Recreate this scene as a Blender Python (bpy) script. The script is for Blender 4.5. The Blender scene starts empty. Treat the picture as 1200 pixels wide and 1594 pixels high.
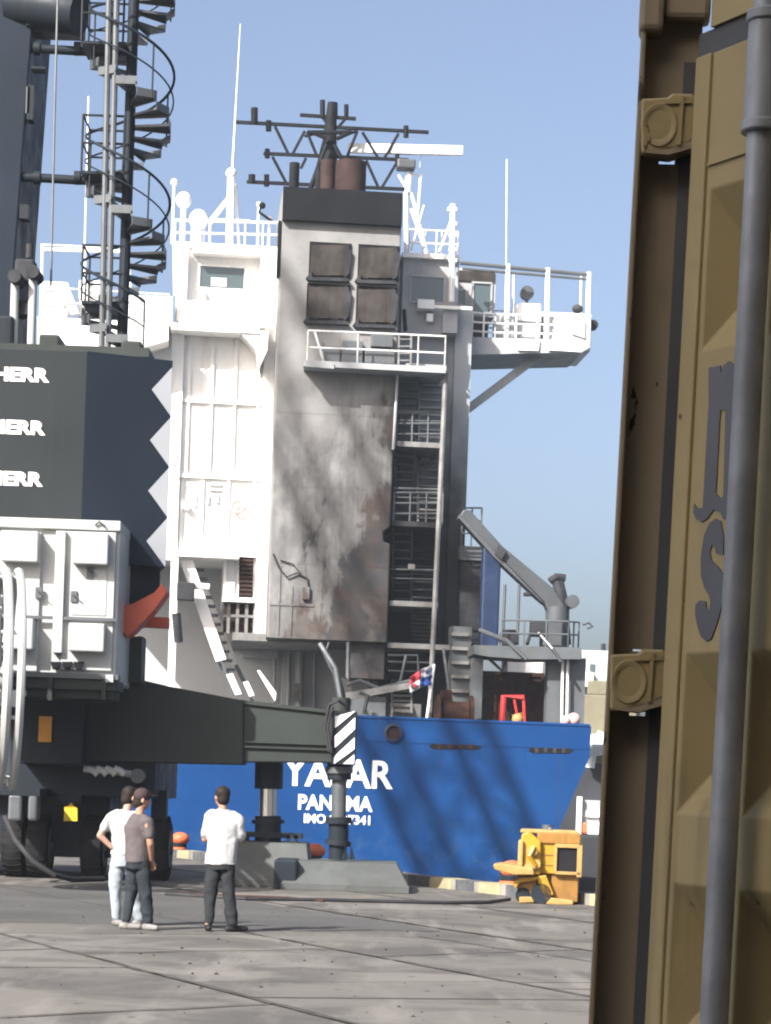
import bpy, bmesh, math, random
from mathutils import Vector, Matrix
random.seed(7)
SC = bpy.context.scene
COL = SC.collection
R = math.radians

# ------------------------------------------------------------------ camera
FPX, HCAM, ROLL = 3625.0, 1.7, R(2.0)          # focal length in photo pixels, eye height, camera roll
PX0, PY0 = 600.0, 1238.0                       # level line of sight in the photo
cd = bpy.data.cameras.new('camera'); cam = bpy.data.objects.new('camera', cd); COL.objects.link(cam)
cd.sensor_fit = 'VERTICAL'; cd.sensor_height = 36.0; cd.sensor_width = 36.0
cd.lens = FPX / 1594.0 * 36.0
cd.shift_y = (PY0 - 797.0) / 1594.0
cd.clip_start = 0.05; cd.clip_end = 9000
cam.matrix_world = Matrix.Translation((0, 0, HCAM)) @ Matrix.Rotation(R(90), 4, 'X') @ Matrix.Rotation(ROLL, 4, 'Z')
SC.camera = cam

# ------------------------------------------------------------------ light
SUN_EL, SUN_AZ = R(37.5), R(220)               # behind the camera, to the left
SUNV = Vector((math.sin(SUN_AZ) * math.cos(SUN_EL), math.cos(SUN_AZ) * math.cos(SUN_EL), math.sin(SUN_EL)))
wd = bpy.data.worlds.new('World'); SC.world = wd; wd.use_nodes = True
wn = wd.node_tree.nodes; wl = wd.node_tree.links
sky = wn.new('ShaderNodeTexSky'); sky.sky_type = 'NISHITA'; sky.sun_disc = False
sky.sun_elevation = SUN_EL; sky.sun_rotation = SUN_AZ
sky.air_density = 0.7; sky.dust_density = 4.9; sky.ozone_density = 0.35; sky.altitude = 5
bg = wn['Background']; bg.inputs['Strength'].default_value = 0.100
wl.new(sky.outputs[0], bg.inputs[0])
sd = bpy.data.lights.new('sun', 'SUN'); sd.energy = 5.0; sd.angle = R(0.5); sd.color = (1.0, 0.965, 0.92)
sun = bpy.data.objects.new('sun', sd); COL.objects.link(sun)
sun.rotation_euler = (-SUNV).to_track_quat('-Z', 'Y').to_euler(); sun.location = (-30, -30, 60)
vs = SC.view_settings
SC.display_settings.display_device = 'sRGB'
vs.view_transform = 'Standard'; vs.look = 'None'; vs.exposure = 1.3; vs.gamma = 1.0; vs.use_curve_mapping = False
SC.cycles.max_bounces = 6
SC.cycles.filter_width = 2.1

# ------------------------------------------------------------------ frames: a local frame in which a thing is laid out
class Frame:
    def __init__(s, px, py, depth, psi, lean=0.0):
        s.rot = (Matrix.Rotation(lean, 3, 'Y') @ Matrix.Rotation(psi, 3, 'Z'))
        d = ray(px, py); p = Vector((0, 0, HCAM)) + d * depth
        s.o = Vector((p.x, p.y, 0)); s.mat = Matrix.Translation(s.o) @ s.rot.to_4x4()
        s.ev = s.rot @ Vector((0, 1, 0)); s.inv = s.rot.transposed()
    def at(s, px, py, v=0.0):
        d = ray(px, py); c = Vector((0, 0, HCAM))
        t = (v - (c - s.o).dot(s.ev)) / d.dot(s.ev)
        return s.inv @ (c + d * t - s.o)
    def u(s, px, py, v=0.0): return s.at(px, py, v).x
    def w(s, px, py, v=0.0): return s.at(px, py, v).z
    def loc(s, p): return s.inv @ (Vector(p) - s.o)      # world -> local
def ray(px, py):
    c, sn = math.cos(ROLL), math.sin(ROLL); dx, dy = px - PX0, PY0 - py
    return Vector(((c * dx - sn * dy) / FPX, 1.0, (sn * dx + c * dy) / FPX))

# ------------------------------------------------------------------ mesh builder
class MB:
    def __init__(s): s.v = []; s.f = []
    def add(s, vs_, fs):
        b = len(s.v); s.v += [tuple(x) for x in vs_]; s.f += [[i + b for i in f] for f in fs]; return s
    def box(s, a, b):
        x0, x1 = sorted((a[0], b[0])); y0, y1 = sorted((a[1], b[1])); z0, z1 = sorted((a[2], b[2]))
        return s.add([(x0,y0,z0),(x1,y0,z0),(x1,y1,z0),(x0,y1,z0),(x0,y0,z1),(x1,y0,z1),(x1,y1,z1),(x0,y1,z1)],
                     [(0,3,2,1),(4,5,6,7),(0,1,5,4),(1,2,6,5),(2,3,7,6),(3,0,4,7)])
    def hexa(s, lo, hi):                         # two quads, lower and upper
        return s.add(list(lo) + list(hi), [(3,2,1,0),(4,5,6,7),(0,1,5,4),(1,2,6,5),(2,3,7,6),(3,0,4,7)])
    def prism(s, pts, off):                      # polygon pts (3D) extruded by vector off
        n = len(pts); off = Vector(off)
        p2 = [Vector(p) + off for p in pts]
        return s.add(list(pts) + p2, [list(range(n))[::-1], [n + i for i in range(n)]] +
                     [(i, (i + 1) % n, n + (i + 1) % n, n + i) for i in range(n)])
    def tube(s, pts, r, n=8, r2=None, cap=True):
        pts = [Vector(p) for p in pts]; m = len(pts); vs_ = []; fs = []
        a = None
        for i, p in enumerate(pts):
            t = (pts[min(i + 1, m - 1)] - pts[max(i - 1, 0)]).normalized()
            if a is None:
                a = t.orthogonal().normalized()
                if n == 4:
                    zz = Vector((0, 0, 1)) if abs(t.z) < .9 else Vector((1, 0, 0))
                    e = t.cross(zz).normalized(); a = (e + t.cross(e)).normalized()
            a = (a - t * a.dot(t)).normalized(); b = t.cross(a)
            rr = r if r2 is None else r + (r2 - r) * i / (m - 1)
            for k in range(n):
                q = 2 * math.pi * k / n
                vs_.append(p + (a * math.cos(q) + b * math.sin(q)) * rr)
        for i in range(m - 1):
            for k in range(n):
                k2 = (k + 1) % n
                fs.append((i*n+k, i*n+k2, (i+1)*n+k2, (i+1)*n+k))
        if cap: fs += [list(range(n))[::-1], [(m-1)*n + k for k in range(n)]]
        return s.add(vs_, fs)
    def ball(s, c, r, n=12, m=8, sz=1.0, sy=1.0):
        c = Vector(c); vs_ = [c + Vector((0,0,r*sz))]; fs = []
        for j in range(1, m):
            q = math.pi * j / m
            for k in range(n):
                h = 2*math.pi*k/n
                vs_.append(c + Vector((r*math.sin(q)*math.cos(h), r*sy*math.sin(q)*math.sin(h), r*sz*math.cos(q))))
        vs_.append(c - Vector((0,0,r*sz))); L = len(vs_) - 1
        for k in range(n):
            fs.append((0, 1+k, 1+(k+1)%n)); fs.append((L, L-n+(k+1)%n, L-n+k))
        for j in range(m-2):
            for k in range(n):
                fs.append((1+j*n+k, 1+(j+1)*n+k, 1+(j+1)*n+(k+1)%n, 1+j*n+(k+1)%n))
        return s.add(vs_, fs)
    def loft(s, rings, cap=True):                # rings: lists of equal length
        n = len(rings[0]); vs_ = [p for r_ in rings for p in r_]; fs = []
        for i in range(len(rings) - 1):
            for k in range(n):
                k2 = (k+1) % n; fs.append((i*n+k, i*n+k2, (i+1)*n+k2, (i+1)*n+k))
        if cap: fs += [list(range(n))[::-1], [(len(rings)-1)*n + k for k in range(n)]]
        return s.add(vs_, fs)
    def build(s, name, mat, parent=None, frame=None, smooth=False, bevel=0.0, norm=True, label=None, cat=None, group=None, kind=None):
        me = bpy.data.meshes.new(name); off = Vector((0,0,0))
        if parent is None and frame is not None and s.v:
            xs = [p[0] for p in s.v]; ys = [p[1] for p in s.v]; zs = [p[2] for p in s.v]
            off = Vector(((min(xs)+max(xs))/2, (min(ys)+max(ys))/2, min(zs)))
        me.from_pydata([tuple(Vector(p) - off) for p in s.v], [], s.f); me.update()
        if norm:
            bm = bmesh.new(); bm.from_mesh(me); bmesh.ops.recalc_face_normals(bm, faces=bm.faces); bm.to_mesh(me); bm.free()
        return link(name, me, mat, parent, frame, off, smooth, bevel, label, cat, group, kind)
def link(name, me, mat, parent=None, frame=None, off=Vector((0,0,0)), smooth=False, bevel=0.0, label=None, cat=None, group=None, kind=None):
    o = bpy.data.objects.new(name, me); COL.objects.link(o)
    if mat is not None:
        me.materials.clear(); me.materials.append(mat)
    if smooth:
        for p in me.polygons: p.use_smooth = True
        try: me.set_sharp_from_angle(angle=R(40))
        except Exception: pass
    if bevel:
        b = o.modifiers.new('bevel', 'BEVEL'); b.width = bevel; b.segments = 2; b.limit_method = 'ANGLE'; b.angle_limit = R(50)
    if parent is not None: o.parent = parent
    elif frame is not None: o.matrix_world = frame.mat @ Matrix.Translation(off)
    tag(o, label, cat, group, kind)
    return o
def tag(o, label=None, cat=None, group=None, kind=None):
    if label: o['label'] = label
    if cat: o['category'] = cat
    if group: o['group'] = group
    if kind: o['kind'] = kind
    return o
def thing(name, label, cat, frame, off=(0,0,0), group=None):
    o = bpy.data.objects.new(name, None); COL.objects.link(o); o.empty_display_size = .2
    o.matrix_world = frame.mat @ Matrix.Translation(off)
    return tag(o, label, cat, group)
def pbox(m, F, x0, y0, x1, y1, v0, v1, ref=None):       # box whose front face spans these photo pixels at local depth ref (v0)
    r_ = v0 if ref is None else ref
    xm, ym = (x0+x1)/2, (y0+y1)/2
    return m.box((F.u(x0,ym,r_), v0, F.w(xm,y0,r_)), (F.u(x1,ym,r_), v1, F.w(xm,y1,r_)))
def ppoly(m, F, pts, v0, v1):                            # photo outline at depth v0, extruded to v1
    return m.prism([F.at(x, y, v0) for x, y in pts], (0, v1 - v0, 0))
def ptube(m, F, pts, r, n=6): return m.tube([F.at(*p) for p in pts], r, n)

def text_mesh(s, thick=0.0, depth=0.02):
    cu = bpy.data.curves.new('txt', 'FONT'); cu.body = s; cu.extrude = depth; cu.offset = thick; cu.resolution_u = 3
    o = bpy.data.objects.new('txt', cu); COL.objects.link(o)
    me = bpy.data.meshes.new_from_object(o.evaluated_get(bpy.context.evaluated_depsgraph_get()))
    bpy.data.objects.remove(o); bpy.data.curves.remove(cu); return me
def lettering(name, s, F, x0, y0, x1, y1, v, mat, parent, thick=0.02, proud=.008, basis=None):
    me = text_mesh(s, thick)
    xs = [q.co.x for q in me.vertices]; ys = [q.co.y for q in me.vertices]
    a, b, c, d = min(xs), max(xs), min(ys), max(ys); xm, ym = (x0+x1)/2, (y0+y1)/2
    U0, U1 = F.u(x0, ym, v), F.u(x1, ym, v); W0, W1 = F.w(xm, y1, v), F.w(xm, y0, v)
    for q in me.vertices:
        q.co = Vector((U0 + (q.co.x-a)/(b-a)*(U1-U0), v - (proud if q.co.z > 0 else -.002), W0 + (q.co.y-c)/(d-c)*(W1-W0)))
    return link(name, me, mat, parent)

# ------------------------------------------------------------------ materials
class NT:
    def __init__(s, name):
        s.m = bpy.data.materials.new(name); s.m.use_nodes = True; s.n = s.m.node_tree.nodes; s.l = s.m.node_tree.links
        s.b = s.n['Principled BSDF']
    def new(s, t, **k):
        n = s.n.new(t)
        for a, b in k.items(): setattr(n, a, b)
        return n
    def put(s, sock, v):
        if isinstance(v, bpy.types.NodeSocket): s.l.new(v, sock)
        elif isinstance(v, (tuple, list)) and len(v) == 3 and sock.type == 'RGBA': sock.default_value = (*v, 1)
        else: sock.default_value = v
    def coord(s, scale=None, kind='Object'):
        c = s.new('ShaderNodeTexCoord').outputs[kind]
        if scale is None: return c
        m = s.new('ShaderNodeMapping'); s.l.new(c, m.inputs[0]); m.inputs['Scale'].default_value = scale
        return m.outputs[0]
    def noise(s, scale, detail=5, co=None, rough=.55, dist=0.0):
        n = s.new('ShaderNodeTexNoise'); n.inputs['Scale'].default_value = scale; n.inputs['Detail'].default_value = detail
        n.inputs['Roughness'].default_value = rough; n.inputs['Distortion'].default_value = dist
        s.l.new(co if co is not None else s.coord(), n.inputs['Vector']); return n.outputs['Fac']
    def math(s, op, a, b=0.0, clamp=False):
        n = s.new('ShaderNodeMath', operation=op); n.use_clamp = clamp; s.put(n.inputs[0], a); s.put(n.inputs[1], b); return n.outputs[0]
    def ramp(s, x, lo, hi, a=0.0, b=1.0):
        n = s.new('ShaderNodeMapRange'); n.interpolation_type = 'SMOOTHSTEP'
        for i, q in enumerate((x, lo, hi, a, b)): s.put(n.inputs[i], q)
        return n.outputs[0]
    def mix(s, f, a, b, mode='MIX'):
        n = s.new('ShaderNodeMix', data_type='RGBA', blend_type=mode)
        s.put(n.inputs[0], f); s.put(n.inputs[6], a); s.put(n.inputs[7], b); return n.outputs[2]
    def xyz(s):
        n = s.new('ShaderNodeSeparateXYZ'); s.l.new(s.coord(), n.inputs[0]); return n.outputs
    def done(s, col, rough=.55, metal=0.0, bump=None, bd=.02, bs=.4, spec=.4):
        s.put(s.b.inputs['Base Color'], col); s.put(s.b.inputs['Roughness'], rough); s.put(s.b.inputs['Metallic'], metal)
        s.b.inputs['Specular IOR Level'].default_value = spec
        if bump is not None:
            n = s.new('ShaderNodeBump'); n.inputs['Strength'].default_value = bs; n.inputs['Distance'].default_value = bd
            s.l.new(bump, n.inputs['Height']); s.l.new(n.outputs[0], s.b.inputs['Normal'])
        return s.m
def sc3(c, k): return tuple(min(1, x * k) for x in c)
def paint(name, col, rough=.5, var=.18, scale=.9, streak=.0, scol=(.16,.09,.05), metal=0.0, bump=.0, grime=.0, gcol=(.12,.11,.10), spec=.4):
    t = NT(name)
    c = t.mix(t.ramp(t.noise(scale), .3, .7), sc3(col, 1 - var), sc3(col, 1 + var))
    if grime:
        c = t.mix(t.math('MULTIPLY', t.ramp(t.noise(scale * 2.3, 8, dist=.6), .5, .72), grime), c, gcol)
    if streak:
        c = t.mix(t.math('MULTIPLY', t.ramp(t.noise(1.0, 6, t.coord((5.5, 5.5, .45))), .52, .75), streak), c, scol)
    b = t.noise(scale * 6, 4) if bump else None
    r_ = t.ramp(t.noise(scale * 3), .3, .7, max(.05, rough - .1), min(1, rough + .12))
    if max(col) < .06 and spec == .4: spec = .1
    return t.done(c, r_, metal, b, bump or .01, .35, spec)
M = {}
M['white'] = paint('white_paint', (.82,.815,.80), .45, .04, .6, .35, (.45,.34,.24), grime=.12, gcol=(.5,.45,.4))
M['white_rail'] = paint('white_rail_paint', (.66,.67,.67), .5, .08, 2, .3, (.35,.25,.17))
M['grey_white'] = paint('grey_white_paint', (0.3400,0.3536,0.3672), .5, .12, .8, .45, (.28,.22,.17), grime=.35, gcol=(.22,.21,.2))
M['dgrey'] = paint('dark_deck_grey', (.055,.062,.068), .55, .15, 1.0, .4, (.05,.04,.035))
M['grey'] = paint('deck_grey_paint', (0.0843,0.0942,0.1017), .55, .15, 1.0, .45, (.10,.085,.075), grime=.4, gcol=(.08,.075,.07))
M['shade'] = paint('pale_grey_paint', (0.4000,0.4160,0.4360), .5, .06, .7, .2, (.30,.29,.29))  # white dulled to blue-grey, with the overhang's shade put into it
M['dirty_white'] = paint('sooty_rail_paint', (0.1728,0.1728,0.1696), .6, .25, 1.5, .5, (.12,.10,.08), grime=.5, gcol=(.1,.09,.09))
M['soot_black'] = paint('burnt_steel', (.028,.03,.034), .8, .4, 1.6, .3, (.07,.05,.04), spec=.2)
M['funnel_black'] = paint('funnel_black_paint', (0.0080,0.0096,0.0120), .55, .25, .8)
M['mast_black'] = paint('mast_sooted_paint', (.012,.013,.016), .7, .3, 2)
M['exhaust'] = paint('exhaust_brown', (0.0360,0.0224,0.0208), .75, .3, 1.5)
M['louver'] = paint('louver_brown', (0.0400,0.0352,0.0320), .7, .35, 1.6, .4, (.03,.028,.026))
M['rust'] = paint('rusty_steel', (0.0440,0.0216,0.0160), .85, .4, 2.5, .4, (.03,.02,.02), bump=.01)
M['grate_brown'] = paint('brown_grating', (0.0360,0.0216,0.0176), .8, .3, 3)
M['dark_in'] = paint('dark_interior', (.012,.012,.014), .9, .2)
M['glass'] = NT('window_glass').done((.06,.085,.09), .1, spec=.8)
M['blue_tank'] = paint('blue_tank_paint', (.008,.021,.062), .5, .15, 1.0, .25, (.015,.015,.02))
M['red'] = paint('red_paint', (.55,.03,.03), .45, .1, 3)
M['flag_red'] = paint('flag_red_cloth', (.36,.035,.05), .9, .08, 4); M['flag_white'] = paint('flag_white_cloth', (.42,.43,.46), .9, .05, 4); M['flag_blue'] = paint('flag_blue_cloth', (.02,.06,.25), .9, .08, 4)
M['letter'] = paint('white_lettering', (.82,.82,.80), .5, .04, 2)
M['kdark'] = paint('crane_dark_paint', (0.0160,0.0208,0.0272), .5, .12, .5, .15, (.07,.06,.05))
M['ktower'] = paint('crane_tower_navy', (.010,.016,.026), .5, .12, .5)
M['kgrey'] = paint('crane_grey_paint', (.035,.041,.0385), .5, .1, .5, .2, (.045,.04,.035))
M['kwhite'] = paint('crane_white_paint', (0.3520,0.3640,0.3600), .4, .05, .8, .25, (.38,.36,.33))
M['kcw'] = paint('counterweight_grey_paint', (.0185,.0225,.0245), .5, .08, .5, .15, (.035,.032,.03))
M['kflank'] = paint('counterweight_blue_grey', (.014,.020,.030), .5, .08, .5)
M['kpad'] = paint('outrigger_pad_grey', (.062,.068,.067), .6, .15, 1.2, .2, (.04,.035,.03), grime=.4, gcol=(.035,.032,.03))
M['kchev'] = paint('chevron_white_paint', (0.3360,0.3520,0.3760), .5, .04)
M['kmid'] = paint('crane_galvanised', (0.0880,0.0960,0.1040), .45, .12, 2, metal=.3)
M['orange'] = paint('orange_red_paint', (0.4640,0.0880,0.0440), .5, .1, 2)
M['bollard_o'] = paint('bollard_orange_paint', (0.5760,0.1280,0.0480), .6, .15, 3, .3, (.25,.07,.04), grime=.3)
M['rubber'] = paint('tyre_rubber', (.014,.014,.015), .85, .3, 4)
M['hose'] = paint('hose_rubber', (.03,.03,.033), .6, .2, 4)
M['rim'] = paint('wheel_rim_grey', (.09,.095,.1), .5, .15, 3)
M['chrome'] = NT('chromed_piston').done((.65,.66,.66), .18, .9)
M['tagy'] = paint('yellow_tag_paint', (.75,.50,.03), .5, .08, 4); M['amber'] = paint('amber_plate_paint', (.42,.20,.03), .5, .1, 4)
M['yellow'] = paint('machine_yellow_paint', (0.3328,0.1856,0.0090), .5, .10, 2, .4, (.35,.16,.04), grime=.35, gcol=(.28,.17,.06))
M['ybrown'] = paint('worn_yellow_brown', (.21,.105,.018), .6, .2, 2, .5, (.08,.04,.012), grime=.45, gcol=(.08,.045,.016))
M['ycream'] = paint('worn_edge_yellow', (.30,.19,.06), .6, .15, 3, grime=.4, gcol=(.14,.09,.04))
M['olive'] = paint('olive_grey_paint', (0.1360,0.1240,0.0800), .6, .1, 1)
M['dhull'] = paint('dark_grey_hull_paint', (.035,.037,.042), .6, .15, .5)
M['kerb_y'] = paint('kerb_yellow_paint', (0.2880,0.2480,0.1440), .8, .15, 3, grime=.6, gcol=(.3,.28,.24))
M['kerb_k'] = paint('kerb_dark_paint', (.06,.065,.07), .85, .3, 3, grime=.4, gcol=(.2,.19,.17))
M['lbuoy'] = paint('lifebuoy_orange', (.62,.36,.33), .6, .08, 4)
# ship's hull: blue, worn
t = NT('hull_blue_paint')
c = t.mix(t.ramp(t.noise(.35, 6), .3, .7), (.0045,.037,.134), (.0065,.047,.16))
c = t.mix(t.math('MULTIPLY', t.ramp(t.noise(1.0, 6, t.coord((1.6,1.6,.18))), .55, .75), .35), c, (.006,.035,.115))
c = t.mix(t.math('MULTIPLY', t.ramp(t.noise(1.0, 5, t.coord((2.6,2.6,.14)), .6), .60, .74), .4), c, (.035,.032,.045))
xyz = t.xyz()
low = t.math('MULTIPLY', t.ramp(xyz[2], 1.6, -.4), t.ramp(t.noise(2.2, 8, dist=.5), .48, .7))
c = t.mix(t.math('MULTIPLY', low, .3), c, (.04,.085,.17))
M['hull'] = t.done(c, .5, bump=t.noise(.9, 3), bd=.05, bs=.25, spec=.1)
# burnt funnel casing: white paint, smoke staining that thickens downwards and to starboard
t = NT('funnel_burnt_paint'); xyz = t.xyz()
gr = t.math('ADD', t.math('MULTIPLY', t.math('ADD', xyz[0], 1.0), .27), t.math('MULTIPLY', t.math('SUBTRACT', 11.6, xyz[2]), .19))
nz = t.math('MULTIPLY', t.math('SUBTRACT', t.noise(.55, 5, t.coord((1.3,1.3,.8)), .5, .5), .5), 3.0)
nz2 = t.math('MULTIPLY', t.math('SUBTRACT', t.noise(2.3, 8, t.coord((1.4,1.4,.8)), .6, .45), .5), 1.5)
runs = t.math('MULTIPLY', t.math('SUBTRACT', t.noise(1.0, 6, t.coord((4.5,4.5,.35)), .6), .5), 1.3)
s_ = t.math('ADD', t.math('ADD', t.math('ADD', gr, .17), runs), t.math('ADD', nz, nz2))
base = t.mix(t.ramp(t.noise(.9, 5), .3, .7), (.175,.175,.174), (.235,.234,.231))
c = t.mix(t.ramp(s_, -.5, .6, 0, .75), base, (.085,.084,.084))
brown = t.mix(t.ramp(t.noise(.8, 4), .42, .62), (.038,.038,.040), (.062,.047,.041))
c = t.mix(t.ramp(s_, .48, .82, 0, .95), c, brown)
pk = t.math('MULTIPLY', t.ramp(t.noise(1.5, 5, rough=.5), .48, .66), t.ramp(xyz[2], 9.5, 7.5))
c = t.mix(t.math('MULTIPLY', pk, .35), c, (.17,.155,.135))
M['funnel'] = t.done(c, .75, bump=t.noise(3.5, 5), bd=.03, bs=.35, spec=.2)
# stair tower wall: light grey above, burnt black below
t = NT('stair_wall_burnt_paint'); xyz = t.xyz()
s_ = t.math('ADD', t.math('MULTIPLY', t.math('SUBTRACT', 13.2, xyz[2]), .33), t.math('MULTIPLY', t.math('SUBTRACT', t.noise(.8, 7), .5), 2.2))
c = t.mix(t.ramp(s_, -.9, 1.1), (.30,.325,.35), (.030,.035,.041))
M['stairwall'] = t.done(c, .7, spec=.2)
# ================================================================== ground, quay, water
QD = Vector((.42, -.9075, 0)).normalized(); QN = Vector((-QD.y, QD.x, 0))      # quay edge runs along QD; QN points over the water
QP = Vector((3.4, 39.5, 0))                                                    # a point on the quay edge
def gq(a, b, z=0): return QP + QD * a + QN * b + Vector((0, 0, z))            # a along the edge, b towards the water
t = NT('concrete_slab'); oi = t.new('ShaderNodeObjectInfo').outputs['Random']; wc = t.new('ShaderNodeNewGeometry').outputs['Position']
def wco(sx, sy):
    m = t.new('ShaderNodeMapping'); t.l.new(wc, m.inputs[0]); m.inputs['Scale'].default_value = (sx, sy, 1); m.inputs['Rotation'].default_value = (0, 0, R(25)); return m.outputs[0]
c = t.mix(t.ramp(oi, 0, 1), (.094,.088,.080), (.128,.120,.109))
c = t.mix(t.math('MULTIPLY', t.ramp(t.noise(.55, 8, wco(1,1), .65, .6), .40, .62), .75), c, (.050,.048,.046))
c = t.mix(t.math('MULTIPLY', t.ramp(t.noise(1.0, 7, wco(1.6,.22), .6), .50, .68), .7), c, (.160,.150,.137))
c = t.mix(t.ramp(t.noise(4.5, 3, wco(1,.5)), .66, .73, 0, .6), c, (.022,.021,.020))
c = t.mix(t.ramp(t.noise(9, 3, wco(1,.4)), .72, .80, 0, .25), c, (.24,.23,.22))
M['slab'] = t.done(c, .85, bump=t.noise(9, 6, wco(1,1)), bd=.012, bs=.5, spec=.25)
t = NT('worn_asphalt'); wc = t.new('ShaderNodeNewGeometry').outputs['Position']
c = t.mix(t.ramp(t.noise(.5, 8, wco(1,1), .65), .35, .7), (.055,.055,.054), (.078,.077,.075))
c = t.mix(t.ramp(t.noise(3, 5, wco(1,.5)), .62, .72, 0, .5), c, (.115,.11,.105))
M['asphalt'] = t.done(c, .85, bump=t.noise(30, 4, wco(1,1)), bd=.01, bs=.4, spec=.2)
M['joint'] = paint('joint_filler', (.058,.055,.051), .9, .25, 3)
# base sheet under the slabs
m = MB(); a0, a1, b0 = -260, 120, -300
m.prism([gq(a0, b0, -.014), gq(a1, b0, -.014), gq(a1, -.02, -.014), gq(a0, -.02, -.014)], (0, 0, -.5))
ground = m.build('ground', M['joint'], kind='structure', label='worn concrete and asphalt quay apron by the berth')
# slabs, laid parallel to the quay edge
W_, L_ = 3.15, 6.3; base_n = 7.07 - QP.dot(Vector((.907, .42, 0)))
slab_me = {}
def slab(a, b, wa, wb, mat, name='concrete_slab', dz=0.0, g=.032):
    m = MB(); q = [gq(a+g, b+g), gq(a+wa-g, b+g), gq(a+wa-g, b+wb-g), gq(a+g, b+wb-g)]
    z = dz
    m.prism([(p.x, p.y, z) for p in q], (0, 0, -.07 - z)); return m.build(name, mat, ground)
rows = [base_n + W_ * k for k in range(-4, 4)]
for i, b in enumerate(rows):
    wb = W_ if i < len(rows) - 1 else max(.5, -1.1 - b)
    if b > -1.3: continue
    wb = min(wb, -1.1 - b)
    sh = random.uniform(0, L_)
    for k in range(-6, 7):
        a = -4 + k * L_ + sh
        slab(a, b, L_, wb, M['slab'], dz=random.uniform(-.003, .004))
slab(-260, -1.1, 320, 1.05, M['slab'], 'edge_beam', .004)
slab(-260, b0 + 4, 320, rows[0] - (b0 + 4), M['asphalt'], 'asphalt_apron')
m = MB()                                                                     # a darker ground patch round the crane
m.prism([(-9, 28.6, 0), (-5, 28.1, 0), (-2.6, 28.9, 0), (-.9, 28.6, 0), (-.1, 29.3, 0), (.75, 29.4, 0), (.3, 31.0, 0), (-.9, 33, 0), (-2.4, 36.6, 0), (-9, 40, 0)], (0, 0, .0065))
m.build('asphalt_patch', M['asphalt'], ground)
def seal(a_0, b_0, a_1, b_1, w_=.045):                                       # bitumen-filled joint, uneven in width
    m = MB(); n_ = max(6, int(math.hypot(a_1-a_0, b_1-b_0)/.45)); L_p, R_p = [], []
    along = abs(a_1-a_0) > abs(b_1-b_0)
    for i in range(n_+1):
        f_ = i/n_; a = a_0+(a_1-a_0)*f_; b = b_0+(b_1-b_0)*f_; j = random.uniform(-.025, .025); q1_, q2_ = random.uniform(.4, 1.5)*w_, random.uniform(.4, 1.5)*w_
        L_p.append(gq(a, b+j+q1_, .0075) if along else gq(a+j+q1_, b, .0075)); R_p.append(gq(a, b+j-q2_, .0075) if along else gq(a+j-q2_, b, .0075))
    m.add(L_p + R_p, [(i, i+1, n_+2+i, n_+1+i) for i in range(n_)]); m.build('joint_seal', M['joint'], ground)
for b in rows:
    if b < -1.3: seal(-30, b, 32, b, random.uniform(.03, .06))
for b in rows[1:]:
    if b < -1.3:
        for a in (-14.2, -2.6, 5.9, 11.3, 17.0): seal(a + random.uniform(-2, 2), b, a + random.uniform(-.3, .3), min(b + W_, -1.15), .025)
for a, b, L in ((2.5, -3.0, 6.0), (9, -7.4, 7.5), (13.2, -4.8, 5), (-3, -5.6, 4)):
    seal(a, b, a + L, b + random.uniform(-1.0, 1.0), .02)
# quay wall face and kerb
m = MB(); m.prism([gq(-260, -.03, -.07), gq(120, -.03, -.07), gq(120, .02, -.07), gq(-260, .02, -.07)], (0, 0, -6))
m.build('quay_wall', paint('quay_wall_concrete', (.16,.15,.14), .9, .25, .6, .5), kind='structure', label='concrete face of the quay below the kerb')
kerb = MB().prism([gq(-150, -.42), gq(60, -.42), gq(60, -.05), gq(-150, -.05)], (0, 0, .19)).build('kerb', paint('kerb_concrete', (.2,.19,.175), .9, .2, 2, grime=.5), kind='structure', label='low painted kerb along the quay edge')
for k in range(-60, 24):
    mm = MB(); a = k * 1.0 + random.uniform(-.05, .05); L = random.uniform(.55, .95)
    mm.prism([gq(a, -.44), gq(a+L, -.44), gq(a+L, -.04), gq(a, -.04)], (0, 0, .196))
    mm.build('painted_band', M['kerb_y'] if k % 2 else M['kerb_k'], kerb)
t = NT('harbour_water'); c = (.015,.035,.045)
wc = t.new('ShaderNodeNewGeometry').outputs['Position']
M['water'] = t.done(c, .08, bump=t.noise(.8, 6, wc), bd=.12, bs=.6, spec=.5)
m = MB(); m.prism([gq(-4000, 0, -2.3), gq(3000, 0, -2.3), gq(3000, 5000, -2.3), gq(-4000, 5000, -2.3)], (0, 0, -.4))
m.build('water', M['water'], kind='structure', label='dark harbour water beyond the quay')
# loose grit on the slabs
m = MB()
for k in range(110):
    y = random.uniform(15, 38); x = random.uniform(-.17, .1) * y; r_ = random.uniform(.008, .028)
    q = random.uniform(0, 6.3); p = [Vector((x + r_*math.cos(q+j*1.57)*random.uniform(.6,1.4), y + r_*math.sin(q+j*1.57), .003)) for j in range(4)]
    m.add(p + [Vector((x, y, .003 + r_*.7))], [(0,1,4),(1,2,4),(2,3,4),(3,0,4)])
m.build('grit', paint('grit_dark', (.035,.032,.03), .9, .4, 9), kind='stuff', label='small stones and grit scattered on the slabs')

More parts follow.
